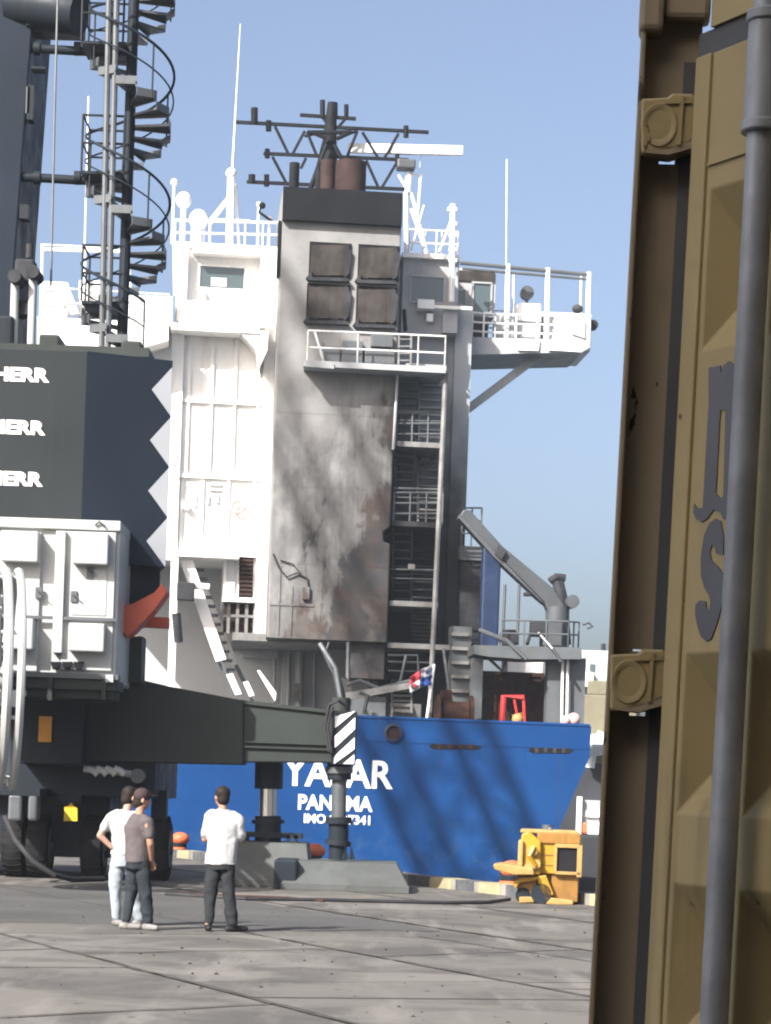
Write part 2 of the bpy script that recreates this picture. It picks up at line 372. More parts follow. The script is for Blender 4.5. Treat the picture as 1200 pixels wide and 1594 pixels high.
# ================================================================== the cargo ship
S = Frame(525, 1250, 74.0, R(5)); at = S.at
ship = thing('cargo_ship', 'blue hulled cargo ship with burnt funnel moored stern to the quay', 'ship', S)
VF, VL, VB = 3.0, 5.0, 6.0
wt = S.w(740, 1124); hb = S.u(920, 1140) ; wk = S.w(740, 1172)
prof = [(hb, wt), (hb*.998, wk), (S.u(871,1287), S.w(871,1287)), (S.u(838,1370), S.w(838,1370)), (4.6, -1.6), (2.0, -3.4)]
def ring(v, k, bow=1.0, rise=0.0):
    pts = []
    for i, (u_, w_) in enumerate(prof):
        full = [hb*1.02, hb*1.02, hb*1.02, hb*1.0, hb*.97, hb*.7][i]
        uu = (u_ + (full - u_) * k) * bow; pts.append((uu, w_ + rise * (w_ > 1)))
    return [Vector((u_, v, w_)) for u_, w_ in pts] + [Vector((-u_, v, w_)) for u_, w_ in reversed(pts)]
rings = [ring(0, 0), ring(4, .35), ring(10, .85), ring(18, 1), ring(78, 1), ring(92, 1, .6, .8), ring(102, 1, .04, 1.6)]
m = MB(); n = len(rings[0]); vs_ = [p for r_ in rings for p in r_]; fs = []
for i in range(len(rings)-1):
    for k in range(n-1): fs.append((i*n+k, i*n+k+1, (i+1)*n+k+1, (i+1)*n+k))
for k in range(n//2-1): fs.append((k, k+1, n-2-k, n-1-k))
m.add(vs_, fs); hull = m.build('hull', M['hull'], ship)
sol = hull.modifiers.new('plate', 'SOLIDIFY'); sol.thickness = .14; sol.offset = -1
m = MB()                                                      # rolled bulwark cap
m.tube([(hb-.04, 18, wt+.02), (hb-.06, 4, wt+.02), (hb-.05, .03, wt+.02), (-hb+.05, .03, wt+.02), (-hb+.06, 4, wt+.02), (-hb+.04, 18, wt+.02)], .06, 8)
m.build('bulwark_cap', M['hull'], hull, smooth=True)
m = MB(); dk = wt - 1.15
m.prism([(-hb+.2, .2, dk), (hb-.2, .2, dk), (hb-.05, 12, dk), (hb-.05, 78, dk), (.5, 100, dk), (-.5, 100, dk), (-hb+.05, 78, dk), (-hb+.05, 12, dk)], (0, 0, -.1))
m.build('poop_deck', paint('deck_grey_green', (.055,.06,.06), .8, .2, 1), ship)
lettering('ship_name', 'YASAR', S, 440, 1181, 612, 1226, -.004, M['letter'], hull, .022, .012)
lettering('home_port_name', 'PANAMA', S, 464, 1238, 580, 1262, -.004, M['letter'], hull, .03, .012)
lettering('ship_number', 'IMO 9127341', S, 473, 1268, 576, 1283, -.004, M['letter'], hull, .028, .012)
# round chock, freeing slots, knuckle strip
def chock(x, y, r_):
    p = at(x, y, 0); m = MB(); k = 20; ri, ro = r_*.80, r_*1.12
    a = []; 
    for rr, dy in ((ro, .02), (ro, -.06), (ri, -.08), (ri, .02)):
        a.append([p + Vector((rr*math.cos(2*math.pi*i/k), dy, rr*math.sin(2*math.pi*i/k))) for i in range(k)])
    m.loft(a, cap=False); o = m.build('chock', M['blue_tank'], hull, smooth=True)
    MB().loft([[p + Vector((ri*math.cos(2*math.pi*i/k), d, ri*math.sin(2*math.pi*i/k))) for i in range(k)] for d in (-.015, .01)]).build('chock_hole', M['grate_brown'], hull)
chock(612, 1141, .28)
for x0, x1, yc in ((668, 750, 1162), (822, 892, 1168)):
    m = MB(); q = [(x0, yc), (x0+6, yc-5), (x1-6, yc-3), (x1, yc), (x1-5, yc+5), (x0+6, yc+4)]
    ppoly(m, S, q, -.012, .01); o = m.build('freeing_port', M['dark_in'], hull)
    for k in range(4):
        xx = x0 + (x1-x0)*(.2+.2*k); MB().box(at(xx-3, yc-4, -.03), at(xx+2, yc+4, -.03) + Vector((0,.03,0))).build('roller', M['rust'] if x0 < 700 else M['soot_black'], hull)
m = MB(); m.box((-hb*.99, -.018, wk+.24), (hb*.99, .0, wk+.27)); m.build('knuckle_strip', M['hull'], hull)

for y_ in (1215, 1262, 1312):
    w_ = S.w(700, y_); m = MB(); m.box((-hb*.86, -.006, w_-.012), (hb*.86, .0, w_+.012)); m.build('plate_seam', M['hull'], hull)
for x_ in (330, 650, 735, 815):
    u_ = S.u(x_, 1240); m = MB(); m.box((u_-.01, -.006, S.w(700, 1345)), (u_+.01, .0, wk+.2)); m.build('plate_seam', M['hull'], hull)
# ---- accommodation block, port side
acc = pbox(MB(), S, 110, 505, 431, 862, VL, VL+10).build('accommodation_block', M['white'], ship)
for x0 in (296, 332, 368, 404):
    m = MB(); pbox(m, S, x0-5, 516, x0-1, 741, VL-.10, VL+.02, VL); m.build('stiffener', M['white'], acc)
for y0 in (627, 744):
    m = MB(); pbox(m, S, 270, y0-3, 408, y0+2, VL-.13, VL+.02, VL); m.build('girder', M['white'], acc)
for x0, y1 in ((284, 860), (316, 860), (356, 860), (396, 860)):
    m = MB(); pbox(m, S, x0-4, 748, x0, y1, VL-.09, VL+.02, VL); m.build('stiffener', M['white'], acc)
m = MB(); pbox(m, S, 404, 512, 429, 990, VL-.32, VL+.4, VL-.32); m.build('corner_trunk', M['white'], acc)
m = MB(); pbox(m, S, 262, 512, 281, 872, VL-.25, VL+.02, VL-.25); m.build('corner_trunk', M['white'], acc)
m = MB(); pbox(m, S, 266, 858, 372, 868, VL-.55, VL+.5, VL-.4); m.build('deck_edge', M['white'], acc)
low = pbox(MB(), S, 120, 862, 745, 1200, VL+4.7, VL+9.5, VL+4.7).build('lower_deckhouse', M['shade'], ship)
m = MB(); pbox(m, S, 348, 860, 402, 938, VL+.2, VL+4.8, VL+.2); lv = m.build('louver_frame', M['white'], low)
pbox(MB(), S, 372, 868, 394, 930, VL+.14, VL+.22, VL+.14).build('louver_back', M['dark_in'], low)
for k in range(9):
    pbox(MB(), S, 372, 870+k*6.6, 394, 874+k*6.6, VL+.06, VL+.15, VL+.06).build('louver_slat', M['grate_brown'], low)
pbox(MB(), S, 352, 868, 366, 930, VL+.12, VL+.22, VL+.12).build('door_panel', M['grey_white'], low)
pbox(MB(), S, 346, 930, 400, 937, VL-.3, VL+.7, VL-.3).build('platform_edge', M['white'], low)
pbox(MB(), S, 348, 938, 398, 985, VL+.3, VL+.5, VL+.3).build('grating_panel', M['grate_brown'], low)
for x0 in (355, 369, 383, 396):
    m = MB(); pbox(m, S, x0-2, 936, x0+3, 986, VL-.1, VL, VL-.1); m.build('post', M['dirty_white'], low)
m = MB(); pbox(m, S, 346, 957, 408, 961, VL-.12, VL-.02, VL-.12); m.build('hand_rail', M['dirty_white'], low)
m = MB(); pbox(m, S, 362, 987, 505, 999, VL-.7, VL+4.8, VL-.7); m.build('gallery_deck', M['dirty_white'], low)
for x0 in (428, 450, 467, 490):
    m = MB(); ptube(m, S, [(x0, 1005, VL+4.5), (x0-2, 1112, VL+4.5)], .06 if x0 != 467 else .14, 8); m.build('pipe', M['grey_white'], low, smooth=True)
pbox(MB(), S, 438, 1012, 464, 1100, VL+4.6, VL+4.8, VL+4.6).build('door', M['shade'], low, bevel=.03)
pbox(MB(), S, 378, 1010, 432, 1024, VL+4.2, VL+4.8, VL+4.2).build('cable_box', M['shade'], low)
pbox(MB(), S, 455, 1064, 470, 1090, VL+4.1, VL+4.8, VL+4.1).build('vent_box', M['dirty_white'], low)
# white lamp post and the inclined ladder
m = MB(); ptube(m, S, [(272, 868, VL-.5), (266, 1070, VL-.5), (262, 1160, VL-.5)], .17, 4); post = m.build('lamp_post', M['white'], ship)
m = MB(); pbox(m, S, 275, 906, 303, 934, VL-1.0, VL-.6, VL-1.0); m.build('floodlight', M['soot_black'], post, bevel=.03)
m = MB(); ptube(m, S, [(300, 912, VL-.8), (326, 914, VL-.8)], .11, 8); m.build('floodlight_arm', M['white'], post, smooth=True)
m = MB(); ptube(m, S, [(274, 955, VL-.8), (278, 1000, VL-.8)], .15, 10); m.build('cable_coil', M['soot_black'], post, smooth=True)
lad = MB(); ppoly(lad, S, [(280, 872), (300, 872), (352, 1026), (336, 1030)], VL-.2, VL); lad = lad.build('ladder_stringer', M['white'], ship)
m = MB(); ppoly(m, S, [(316, 920), (324, 918), (372, 1036), (364, 1040)], VL+1.2, VL+1.3); m.build('ladder_stringer', M['white'], lad)
for a in ([(352, 1050), (362, 1048), (376, 1080), (366, 1082)], [(378, 1062), (386, 1060), (396, 1082), (388, 1084)], [(400, 1044), (404, 1043), (430, 1078), (428, 1092)]):
    m = MB(); ppoly(m, S, a, VL-.2, VL-.1); m.build('ladder_foot', M['white'], lad)
for pts in ([(336, 1026), (346, 1026), (374, 1082), (364, 1084)], [(364, 1036), (370, 1034), (398, 1090), (391, 1092)]):
    m = MB(); ppoly(m, S, pts, VL+.6, VL+.7); m.build('ladder_stringer', M['grey'], lad)  # grey colour stands in for shade on the lower stringers
for k in range(12):
    f_ = k/11; MB().box(at(296+(352-296)*f_, 884+(1040-884)*f_, VL+.3), at(318+(366-318)*f_, 888+(1044-888)*f_, VL+.3) + Vector((0,.6,0))).build('tread', M['grey'], lad)
# small fittings on the sunlit wall
for x0, y0, x1, y1 in ((326, 752, 346, 757), (326, 762, 345, 765), (302, 770, 306, 790), (322, 772, 326, 786), (336, 770, 341, 784)):
    pbox(MB(), S, x0, y0, x1, y1, VL-.07, VL+.01, VL).build('fitting', M['grey_white'], acc)
for x0, y0 in ((290, 788), (270, 722), (277, 742)):
    m = MB(); m.tube([at(x0, y0, VL-.3), at(x0, y0+1, VL-.3)+Vector((0,.35,0))], .12 if x0 == 290 else .05, 8); m.build('wall_lamp', M['white'], acc, smooth=True)
for x0 in (305, 338, 374): pbox(MB(), S, x0-6, 832, x0+6, 836, VL-.08, VL+.01, VL).build('step_rung', M['white'], acc)
# ---- wheelhouse, port half
brp = pbox(MB(), S, 274, 383, 436, 508, VL+.3, VL+8).build('wheelhouse', M['white'], ship)
m = MB(); pbox(m, S, 266, 505, 404, 516, VL-1.0, VL+.4, VL-1.0); m.build('wing_deck', M['white'], brp)
m = MB(); pbox(m, S, 278, 470, 398, 506, VL-.95, VL-.88, VL-.95); m.build('bulwark', M['white'], brp)
m = MB(); ppoly(m, S, [(372, 516), (418, 514), (416, 545), (404, 572), (398, 545)], VL-.95, VL+.1); m.build('bracket', M['white'], brp)
def window(F, x0, y0, x1, y1, v, parent, fm='white', d=.06, b=3):
    m = MB()
    for q in ((x0-b, y0-b, x1+b, y0), (x0-b, y1, x1+b, y1+b), (x0-b, y0, x0, y1), (x1, y0, x1+b, y1)): pbox(m, F, *q, v-d, v+.02, v)
    f = m.build('window_frame', M[fm], parent)
    m = MB(); pbox(m, F, x0, y0, x1, y1, v-.012, v+.01, v); m.build('window_pane', M['glass'], f)
window(S, 311, 416, 380, 449, VL+.3, brp)
pbox(MB(), S, 328, 432, 353, 446, VL+.26, VL+.29, VL+.26).build('window_notice', M['grey_white'], brp)
pbox(MB(), S, 277, 386, 291, 500, VL-.1, VL+.32, VL-.1).build('door_post', M['white'], brp)
pbox(MB(), S, 300, 386, 436, 396, VL-.25, VL+.32, VL-.25).build('roof_eave', M['white'], brp)
pbox(MB(), S, 306, 452, 320, 500, VL+.1, VL+.32, VL+.1).build('vent_box', M['grey_white'], brp)
pbox(MB(), S, 404, 396, 433, 512, VL-.3, VL+.35, VL-.3).build('corner_trunk', M['white'], brp)
ppoly(MB(), S, [(380, 492), (386, 470), (392, 492)], VL-.5, VL-.1).build('horn', M['grey_white'], brp)
# railing helper: posts, top and mid bars in one part
def rail(F, pts, hgt, parent, mat, posts=None, r_=.028, mids=1, name='railing'):
    m = MB(); P = [F.at(*p) for p in pts]
    for j in range(mids + 1):
        h = hgt * (1 - j / (mids + 1)); m.tube([p + Vector((0,0,h)) for p in P], r_, 6)
    for a, b in zip(P[:-1], P[1:]):
        n_ = posts or max(1, round((b-a).length / 1.2))
        for i in range(n_ + 1):
            q = a.lerp(b, i / n_); m.tube([q + Vector((0,0,-.03)), q + Vector((0,0,hgt))], r_, 6)
    return m.build(name, M[mat], parent)
mi = pbox(MB(), S, 268, 380, 436, 387, VL+.1, VL+8.2, VL+.1).build('monkey_deck', M['white'], ship)
rail(S, [(270, 381, VL+.3), (436, 385, VL+.3)], .85, mi, 'white_rail', 6)
rail(S, [(272, 381, VL+4), (436, 385, VL+4)], .85, mi, 'white_rail', 6)
def dome(x, y, r_, v, h, parent):
    m = MB(); p = at(x, y, v); m.ball(p, r_, 16, 10, 1.1); m.tube([p - Vector((0,0,r_)), p - Vector((0,0,h))], r_*.35, 8)
    m.build('satellite_dome', M['white'], parent, smooth=True)
dome(286, 312, .27, VL+1.5, 1.55, mi); dome(271, 284, .12, VL+1.6, 2.1, mi); dome(309, 342, .32, VL+1, .95, mi)
am = MB(); ptube(am, S, [(357, 384, VL+1), (360, 275, VL+1)], .13, 8); am.ball(at(360, 270, VL+1), .19); am = am.build('aerial_post', M['white'], mi, smooth=True)
m = MB(); m.tube([at(362, 262, VL+1), at(374, 37, VL+1)], .045, 6, r2=.014); m.build('whip_aerial', M['white_rail'], mi)
m = MB(); ptube(m, S, [(324, 347, VL+1), (356, 307, VL+1)], .06); ptube(m, S, [(326, 352, VL+2), (366, 300, VL+1)], .03); ptube(m, S, [(372, 384, VL+1.5), (366, 285, VL+1)], .05)
ptube(m, S, [(335, 342, VL+1), (388, 344, VL+1)], .04); m.build('aerial_stay', M['white'], am)
for x, y0, y1 in ((403, 318, 384), (318, 336, 380), (420, 340, 384)):
    m = MB(); ptube(m, S, [(x, y0, VL+1.2), (x-2, y1, VL+1.2)], .05); m.ball(at(x, y0, VL+1.2), .09); m.build('lamp_stanchion', M['white_rail'], mi)
m = MB(); m.tube([at(408, 320, VL+.8), at(403, 330, VL+.8), at(424, 345, VL+.8)], .05); m.ball(at(408, 320, VL+.8), .12); m.build('signal_lamp', M['mast_black'], mi)
# ---- port bridge wing, seen past the crane
wg = MB(); ppoly(wg, S, [(58, 493), (262, 503), (262, 530), (205, 546), (58, 546)], 3.6, 6.8); wg = wg.build('port_bridge_wing', M['white'], ship)
pbox(MB(), S, 66, 438, 106, 492, 3.8, 4.8, 3.8).build('wing_console', M['white'], wg, bevel=.06)
pbox(MB(), S, 122, 436, 160, 492, 4.2, 5.0, 4.2).build('wing_console', M['white'], wg, bevel=.06)
ppoly(MB(), S, [(98, 470), (108, 448), (124, 488), (110, 490)], 3.7, 4.0).build('searchlight', M['grey_white'], wg)
pbox(MB(), S, 195, 460, 268, 505, 4.4, 6, 4.4).build('wing_locker', M['white'], wg)
m = MB()
for pts in ([(64, 492), (66, 381), (132, 384), (132, 492)], [(132, 384), (200, 386), (204, 492)], [(66, 388), (200, 392)]):
    ptube(m, S, [(x, y, 4.0) for x, y in pts], .06, 6)
m.build('awning_frame', M['white'], wg)
m = MB(); m.tube([at(138, 150, 6), at(132, 380, 6), at(130, 440, 6)], .035, 6); m.build('whip_aerial', M['white_rail'], wg)
rail(S, [(62, 492, 3.7), (262, 503, 3.7)], .95, wg, 'white_rail', 6)
# ---- funnel casing
def wall_pt(x, y, v): return at(x, y, v)
q = [(441,296), (629,303), (600,1000), (414,992)]
P4 = [at(x, y, VF) for x, y in q]; up0 = sum(p.z for p in P4[:2])/2; dn0 = sum(p.z for p in P4[2:])/2
uL0, uR0, uL1, uR1 = P4[0].x, P4[1].x, P4[3].x, P4[2].x; uL = (uL0+uL1)/2; uR = (uR0+uR1)/2
fun = MB()
nb = at(590, 833, VF); 
front = [(uL, up0), (uL, dn0), (uR, dn0), (uR, nb.z-.28), (uR-.22, nb.z-.20), (uR-.25, nb.z+.12), (uR-.02, nb.z+.30), (uR, up0)]
fun.prism([(a, VF, b) for a, b in front], (0, 5.0, 0)); fun = fun.build('funnel_casing', M['funnel'], ship, bevel=.05)
yb = at(530, 349, VF).z
MB().box((uL+.02, VF-.24, yb), (uR-.01, VF+5.02, up0+.03)).build('black_band', M['funnel_black'], fun)
def louver(x0, y0, x1, y1):
    m = MB(); pbox(m, S, x0, y0, x1, y1, VF-.05, VF+.03, VF); fr = m.build('louver_frame', M['dark_in'], fun)
    xs = [x0+3 + (x1-x0-6)*k/4 for k in range(5)]
    for k in range(4):
        m = MB(); a = at(xs[k]+.6, y0+3, VF-.10); b = at(xs[k+1]-.6, y1-4, VF-.10); d = random.uniform(-.04,.03)
        m.hexa([(a.x, a.y+d, b.z), (b.x, a.y+d+.02, b.z), (b.x, a.y+.08, b.z), (a.x, a.y+.08, b.z)],
               [(a.x, a.y, a.z), (b.x, a.y, a.z), (b.x, a.y+.08, a.z), (a.x, a.y+.08, a.z)])
        m.build('louver_slat', M['louver'], fr)
    m = MB(); ppoly(m, S, [(x0-5, y1), (x0+4, y1-12), (x0+5, y1+2)], VF-.2, VF-.02); ppoly(m, S, [(x1-8, y0), (x1+2, y0+14), (x1-2, y1-8), (x1-10, y1)], VF-.13, VF-.1)
    ppoly(m, S, [(x0, y1-2), (x1-4, y1), (x1-2, y1+5), (x0-2, y1+3)], VF-.22, VF-.02); m.build('louver_flap', M['soot_black'], fr)
for a in ((481,378,546,433), (557,382,621,437), (477,443,545,500), (554,447,618,506)): louver(*a)
for pts, r_, mt in (([(545, 300, VF+1.5), (546, 253, VF+1.5)], .52, 'exhaust'), ([(509, 300, VF+2), (511, 250, VF+2)], .25, 'exhaust'), ([(457, 300, VF+1.2), (460, 254, VF+1.2)], .17, 'mast_black'), ([(495, 300, VF+2.4), (497, 262, VF+2.4)], .12, 'mast_black')):
    m = MB(); P = [at(*p) for p in pts]; d = (P[1]-P[0]).z
    k = 20
    for rr in (r_,):
        rg = [[Vector((P[0].x + q_*math.cos(2*math.pi*i/k), P[0].y + q_*math.sin(2*math.pi*i/k), P[0].z + h)) for i in range(k)] for q_, h in ((rr,-.3),(rr,d),(rr*.88,d),(rr*.88,d*.3))]
        m.loft(rg)
    m.build('exhaust_pipe', M[mt], fun, smooth=True)
MB().box((uL-.1, VF-.03, at(430, 430, VF).z), (uL-.004, VF+.4, yb+.0)).build('side_flange', M['funnel_black'], fun)
# pipes, seams and a cable burnt off the lower casing
m = MB(); ptube(m, S, [(425, 862, VF-.05), (434, 884, VF-.08), (446, 898, VF-.08), (462, 892, VF-.08), (478, 900, VF-.06), (482, 930, VF-.04)], .028); ptube(m, S, [(436, 872, VF-.05), (456, 878, VF-.07), (470, 896, VF-.06)], .02); m.build('burnt_cable', M['soot_black'], fun)
m = MB(); m.box((uL+.05, VF-.03, at(450, 943, VF).z), (uL+1.5, VF+.01, at(450, 939, VF).z)); m.box((uL+.75, VF-.03, dn0+.1), (uL+.8, VF+.01, dn0+1.7)); m.box((uL+.35, VF-.03, dn0+.1), (uL+.38, VF+.01, dn0+2.4)); m.box((uL+.03,VF-.05,dn0),(uR-.03,VF+.01,dn0+.06)); m.build('casing_seam', M['funnel'], fun)
pbox(MB(), S, 470, 914, 482, 934, VF-.12, VF+.01, VF).build('junction_box', M['funnel'], fun, bevel=.02)
pbox(MB(), S, 546, 998, 598, 1056, VF+.3, VF+2, VF+.3).build('duct_below', M['funnel'], fun)
for y_ in (645, 760, 880):
    z_ = at(520, y_, VF).z; MB().box((uL+.03, VF-.008, z_-.012), (uR-.03, VF+.01, z_+.012)).build('plate_seam', M['funnel'], fun)
MB().box((at(546, 800, VF).x, VF-.008, dn0+.1), (at(549, 800, VF).x, VF+.01, at(546, 645, VF).z)).build('plate_seam', M['funnel'], fun)
# aft platform with railing across the funnel
pl = pbox(MB(), S, 474, 566, 694, 575, VF-.95, VF-.02, VF-.95).build('aft_platform', M['grey_white'], ship)
pbox(MB(), S, 632, 567, 695, 577, VF-.02, VB, VF-.02).build('platform_extension', M['grey_white'], pl)
rail(S, [(478, 567, VF-.9), (556, 570, VF-.9), (650, 574, VF-.9), (692, 576, VF-.9)], 1.1, pl, 'white_rail', 1, .03, 1)
rail(S, [(692, 576, VF-.9), (692, 576, VB-.2)], 1.1, pl, 'white_rail', 2, .03, 1)
m = MB()
for x in (621, 640): ptube(m, S, [(x, 520, VF-.5), (x-1, 570, VF-.5)], .045, 4)
for k in range(4): ptube(m, S, [(621, 528+k*11, VF-.5), (640, 528+k*11, VF-.5)], .03, 4)
m.build('short_ladder', M['dirty_white'], pl)
for x0, y0, x1, y1 in ((505, 538, 530, 566), (532, 530, 565, 566), (568, 545, 615, 566), (578, 520, 612, 540)):
    pbox(MB(), S, x0, y0, x1, y1, VF-.35, VF+.0, VF-.35).build('equipment_box', M['grey'], pl, bevel=.03)
m = MB(); ppoly(m, S, [(472, 570), (480, 562), (520, 566), (520, 574)], VF-1.0, VF-.7); m.build('platform_gusset', M['grey_white'], pl)
m = MB(); ptube(m, S, [(490, 516, VF-.3), (505, 566, VF-.6)], .05); m.build('brace', M['grey_white'], pl)
# ---- open stair tower, starboard of the funnel
tw = pbox(MB(), S, 596, 470, 712, 1200, VB, VB+6).build('stair_tower_wall', M['stairwall'], ship)
col_ = pbox(MB(), S, 701, 480, 727, 1004, VB-.3, VB+5, VB-.3)
col_ = col_.build('starboard_trunk', M['stairwall'], ship)
m = MB(); m.tube([at(694, 577, VF-.6), at(668, 1125, VF-.6)], .085, 8); m.build('corner_post', M['dirty_white'], tw, smooth=True)
m = MB(); m.tube([at(619, 580, VF-.1), at(612, 700, VF-.1)], .05, 8); m.build('drain_pipe', M['grey_white'], tw)
for y, x0, x1, mt in ((692, 616, 690, 'dirty_white'), (816, 612, 688, 'soot_black'), (940, 606, 682, 'dirty_white'), (1006, 603, 700, 'dirty_white')):
    pf = pbox(MB(), S, x0, y-4, x1, y+4, VF+.2, VB, VF+.2).build('stair_landing', M[mt], tw)
    if y < 900: rail(S, [(x0, y, VF+.25), (x1, y, VF+.25)], 1.05, pf, 'grey', 3, .035, 2)
for y0, y1, x0, x1, mt in ((582, 686, 652, 690, 'grey_white'), (700, 812, 650, 688, 'dirty_white'), (826, 936, 640, 680, 'soot_black'), (1040, 1110, 610, 640, 'dirty_white')):
    m = MB(); 
    for xx in (x0, x1):
        a, b = at(xx, y0, VB-.2), at(xx, y1, VF+.9); m.hexa([b+Vector((-.03,-.1,0)), b+Vector((.03,-.1,0)), b+Vector((.03,.1,0)), b+Vector((-.03,.1,0))], [a+Vector((-.03,-.1,0)), a+Vector((.03,-.1,0)), a+Vector((.03,.1,0)), a+Vector((-.03,.1,0))])
    sg = m.build('stair_stringer', M[mt], tw)
    for k in range(9):
        f_ = (k+.5)/9; v_ = VB-.2 + (VF+.9-VB+.2)*f_; yy = y0 + (y1-y0)*f_
        a = at(x0+2, yy, v_); b = at(x1-2, yy, v_)
        MB().box((a.x, v_-.12, a.z-.03), (b.x, v_+.12, a.z+.03)).build('tread', M[mt], sg)
for y0, y1, x0, x1, mt in ((590, 692, 620, 650, 'grey'), (704, 814, 616, 646, 'grey'), (824, 938, 612, 640, 'dgrey'), (948, 1004, 640, 676, 'dgrey')):
    m = MB()
    for xx in (x0, x1):
        a, b = at(xx, y0, VF+1.2), at(xx, y1, VB-.5); m.tube([a, b], .05, 4); m.tube([a + Vector((0,0,.9)), b + Vector((0,0,.9))], .028, 6)
        for q_ in (.1, .5, .9): m.tube([a.lerp(b, q_), a.lerp(b, q_) + Vector((0,0,.9))], .025, 6)
    sg = m.build('stair_stringer', M[mt], tw)
    for k in range(9):
        f_ = (k+.5)/9; a = at(x0+2, y0, VF+1.2).lerp(at(x0+2, y1, VB-.5), f_); b = at(x1-2, y0, VF+1.2).lerp(at(x1-2, y1, VB-.5), f_)
        MB().box((a.x, a.y-.11, a.z-.025), (b.x, a.y+.11, a.z+.025)).build('tread', M[mt], sg)
for y0, x0, x1 in ((640, 614, 692), (760, 612, 690), (886, 608, 684), (1030, 604, 676)):
    m = MB(); ptube(m, S, [(x0, y0, VF+.3), (x1, y0+2, VF+.3)], .035, 6); ptube(m, S, [(x0, y0+14, VF+.3), (x1, y0+16, VF+.3)], .025, 6); m.build('cross_rail', M['grey'] if y0 < 800 else M['dgrey'], tw)
for x0, y0, x1, y1 in ((634, 868, 660, 884), (616, 880, 640, 888), (655, 700, 668, 720)):
    pbox(MB(), S, x0, y0, x1, y1, VB-.5, VB+.02, VB-.5).build('burnt_fitting', M['soot_black'] if y0 > 860 else M['grey_white'], tw)
pbox(MB(), S, 636, 878, 646, 886, VF+.5, VF+.8, VF+.5).build('lamp', M['dirty_white'], tw)
# starboard wheelhouse wall, its shade put into the grey paint, and wing
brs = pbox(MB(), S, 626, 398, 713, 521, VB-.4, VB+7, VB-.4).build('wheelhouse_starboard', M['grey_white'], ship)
window(S, 640, 432, 690, 470, VB-.4, brs, 'grey_white')
pbox(MB(), S, 650, 466, 676, 480, VB-.9, VB-.3, VB-.9).build('bench', M['white'], brs)
pbox(MB(), S, 675, 476, 735, 481, VB-.9, VB-.7, VB-.9).build('pipe_rail', M['white'], brs)
pbox(MB(), S, 664, 488, 674, 500, VB-.7, VB-.35, VB-.7).build('junction_box', M['white'], brs)
pbox(MB(), S, 689, 478, 712, 518, VB-.7, VB-.35, VB-.7).build('locker', M['grey_white'], brs)
m = MB(); m.tube([at(629, 482, VF+1.5), at(631, 516, VF+1.5)], .07, 6); m.build('black_pipe', M['soot_black'], brs)
mi2 = pbox(MB(), S, 626, 395, 716, 402, VB-.6, VB+7, VB-.6).build('monkey_deck', M['white'], ship)
rail(S, [(636, 398, VB-.5), (700, 401, VB-.5)], .9, mi2, 'white_rail', 3); rail(S, [(636, 396, VB+4), (712, 400, VB+4)], .9, mi2, 'white_rail', 3)
sm = MB(); ptube(sm, S, [(703, 470, VB-.8), (705, 318, VB-.8)], .10, 8); sm = sm.build('signal_post', M['white'], mi2, smooth=True)
for y in (322, 345, 363, 385, 402):
    m = MB(); pbox(m, S, 699 if y > 330 else 697, y, 712, y+6, VB-.9, VB-.7, VB-.9); m.build('signal_lamp', M['white'], sm, bevel=.03)
m = MB(); ptube(m, S, [(684, 392, VB-.8), (703, 342, VB-.8)], .05); ptube(m, S, [(640, 325, VB), (664, 396, VB)], .06); ptube(m, S, [(660, 320, VB), (640, 390, VB)], .04); m.build('brace', M['white_rail'], sm)
VW = VB + 2.3
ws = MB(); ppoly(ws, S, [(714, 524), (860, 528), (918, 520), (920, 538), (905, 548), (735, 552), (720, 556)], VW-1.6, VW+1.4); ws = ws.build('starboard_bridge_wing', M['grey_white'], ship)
m = MB(); ppoly(m, S, [(872, 487), (919, 489), (918, 540), (905, 548), (855, 545)], VW-1.75, VW-1.55); m.build('wing_bulwark', M['white'], ws)
m = MB(); ppoly(m, S, [(886, 499), (912, 500), (912, 528), (890, 521)], VW-1.82, VW-1.7); m.build('bulwark_panel', M['grey_white'], ws, bevel=.03)
m = MB(); ppoly(m, S, [(800, 528), (840, 530), (838, 546), (806, 545)], VW-1.68, VW-1.58); m.build('lit_plate', M['white'], ws)  # white plate stands in for sunlight on this stretch of wing
MB().box(at(905, 490, VW-1.6), at(919, 546, VW-1.6) + Vector((0, 3.0, 0))).build('wing_end_plate', M['white'], ws)
m = MB(); ptube(m, S, [(724, 640, VW-.6), (842, 551, VW-.6)], .2, 4); m.build('wing_strut', M['grey_white'], ws)
wh = pbox(MB(), S, 706, 418, 771, 492, VW-.2, VW+2.5, VW-.2).build('wing_shelter', M['grey_white'], ws)
window(S, 712, 453, 724, 478, VW-.2, wh, 'grey_white'); window(S, 737, 442, 763, 486, VW-.2, wh, 'grey_white')
pbox(MB(), S, 712, 422, 770, 438, VW-.26, VW-.18, VW-.26).build('header_panel', M['louver'], wh)
m = MB()
for dv in (-1.3, 1.2):
    ptube(m, S, [(716, 409, VW+dv), (920, 428, VW+dv)], .07, 6); ptube(m, S, [(720, 418, VW+dv), (920, 435, VW+dv)], .05, 6)
m.build('awning_beam', M['grey'], ws)
for x in (791, 853, 917):
    m = MB(); ptube(m, S, [(x, 410 + (x-780)*.1, VW-1.3), (x-3, 540, VW-1.3)], .09, 8); m.build('awning_post', M['white'], ws, smooth=True)
for x in (800, 905):
    m = MB(); ptube(m, S, [(x, 428, VW+.6), (x-2, 530, VW+.6)], .05, 6); m.build('awning_post', M['white_rail'], ws, smooth=True)
rail(S, [(716, 528, VW-1.5), (770, 532, VW-1.5), (868, 534, VW-1.5)], .95, ws, 'white_rail', 3, .035, 2)
rail(S, [(716, 522, VW+1.2), (900, 530, VW+1.2)], .95, ws, 'white_rail', 5, .03, 2)
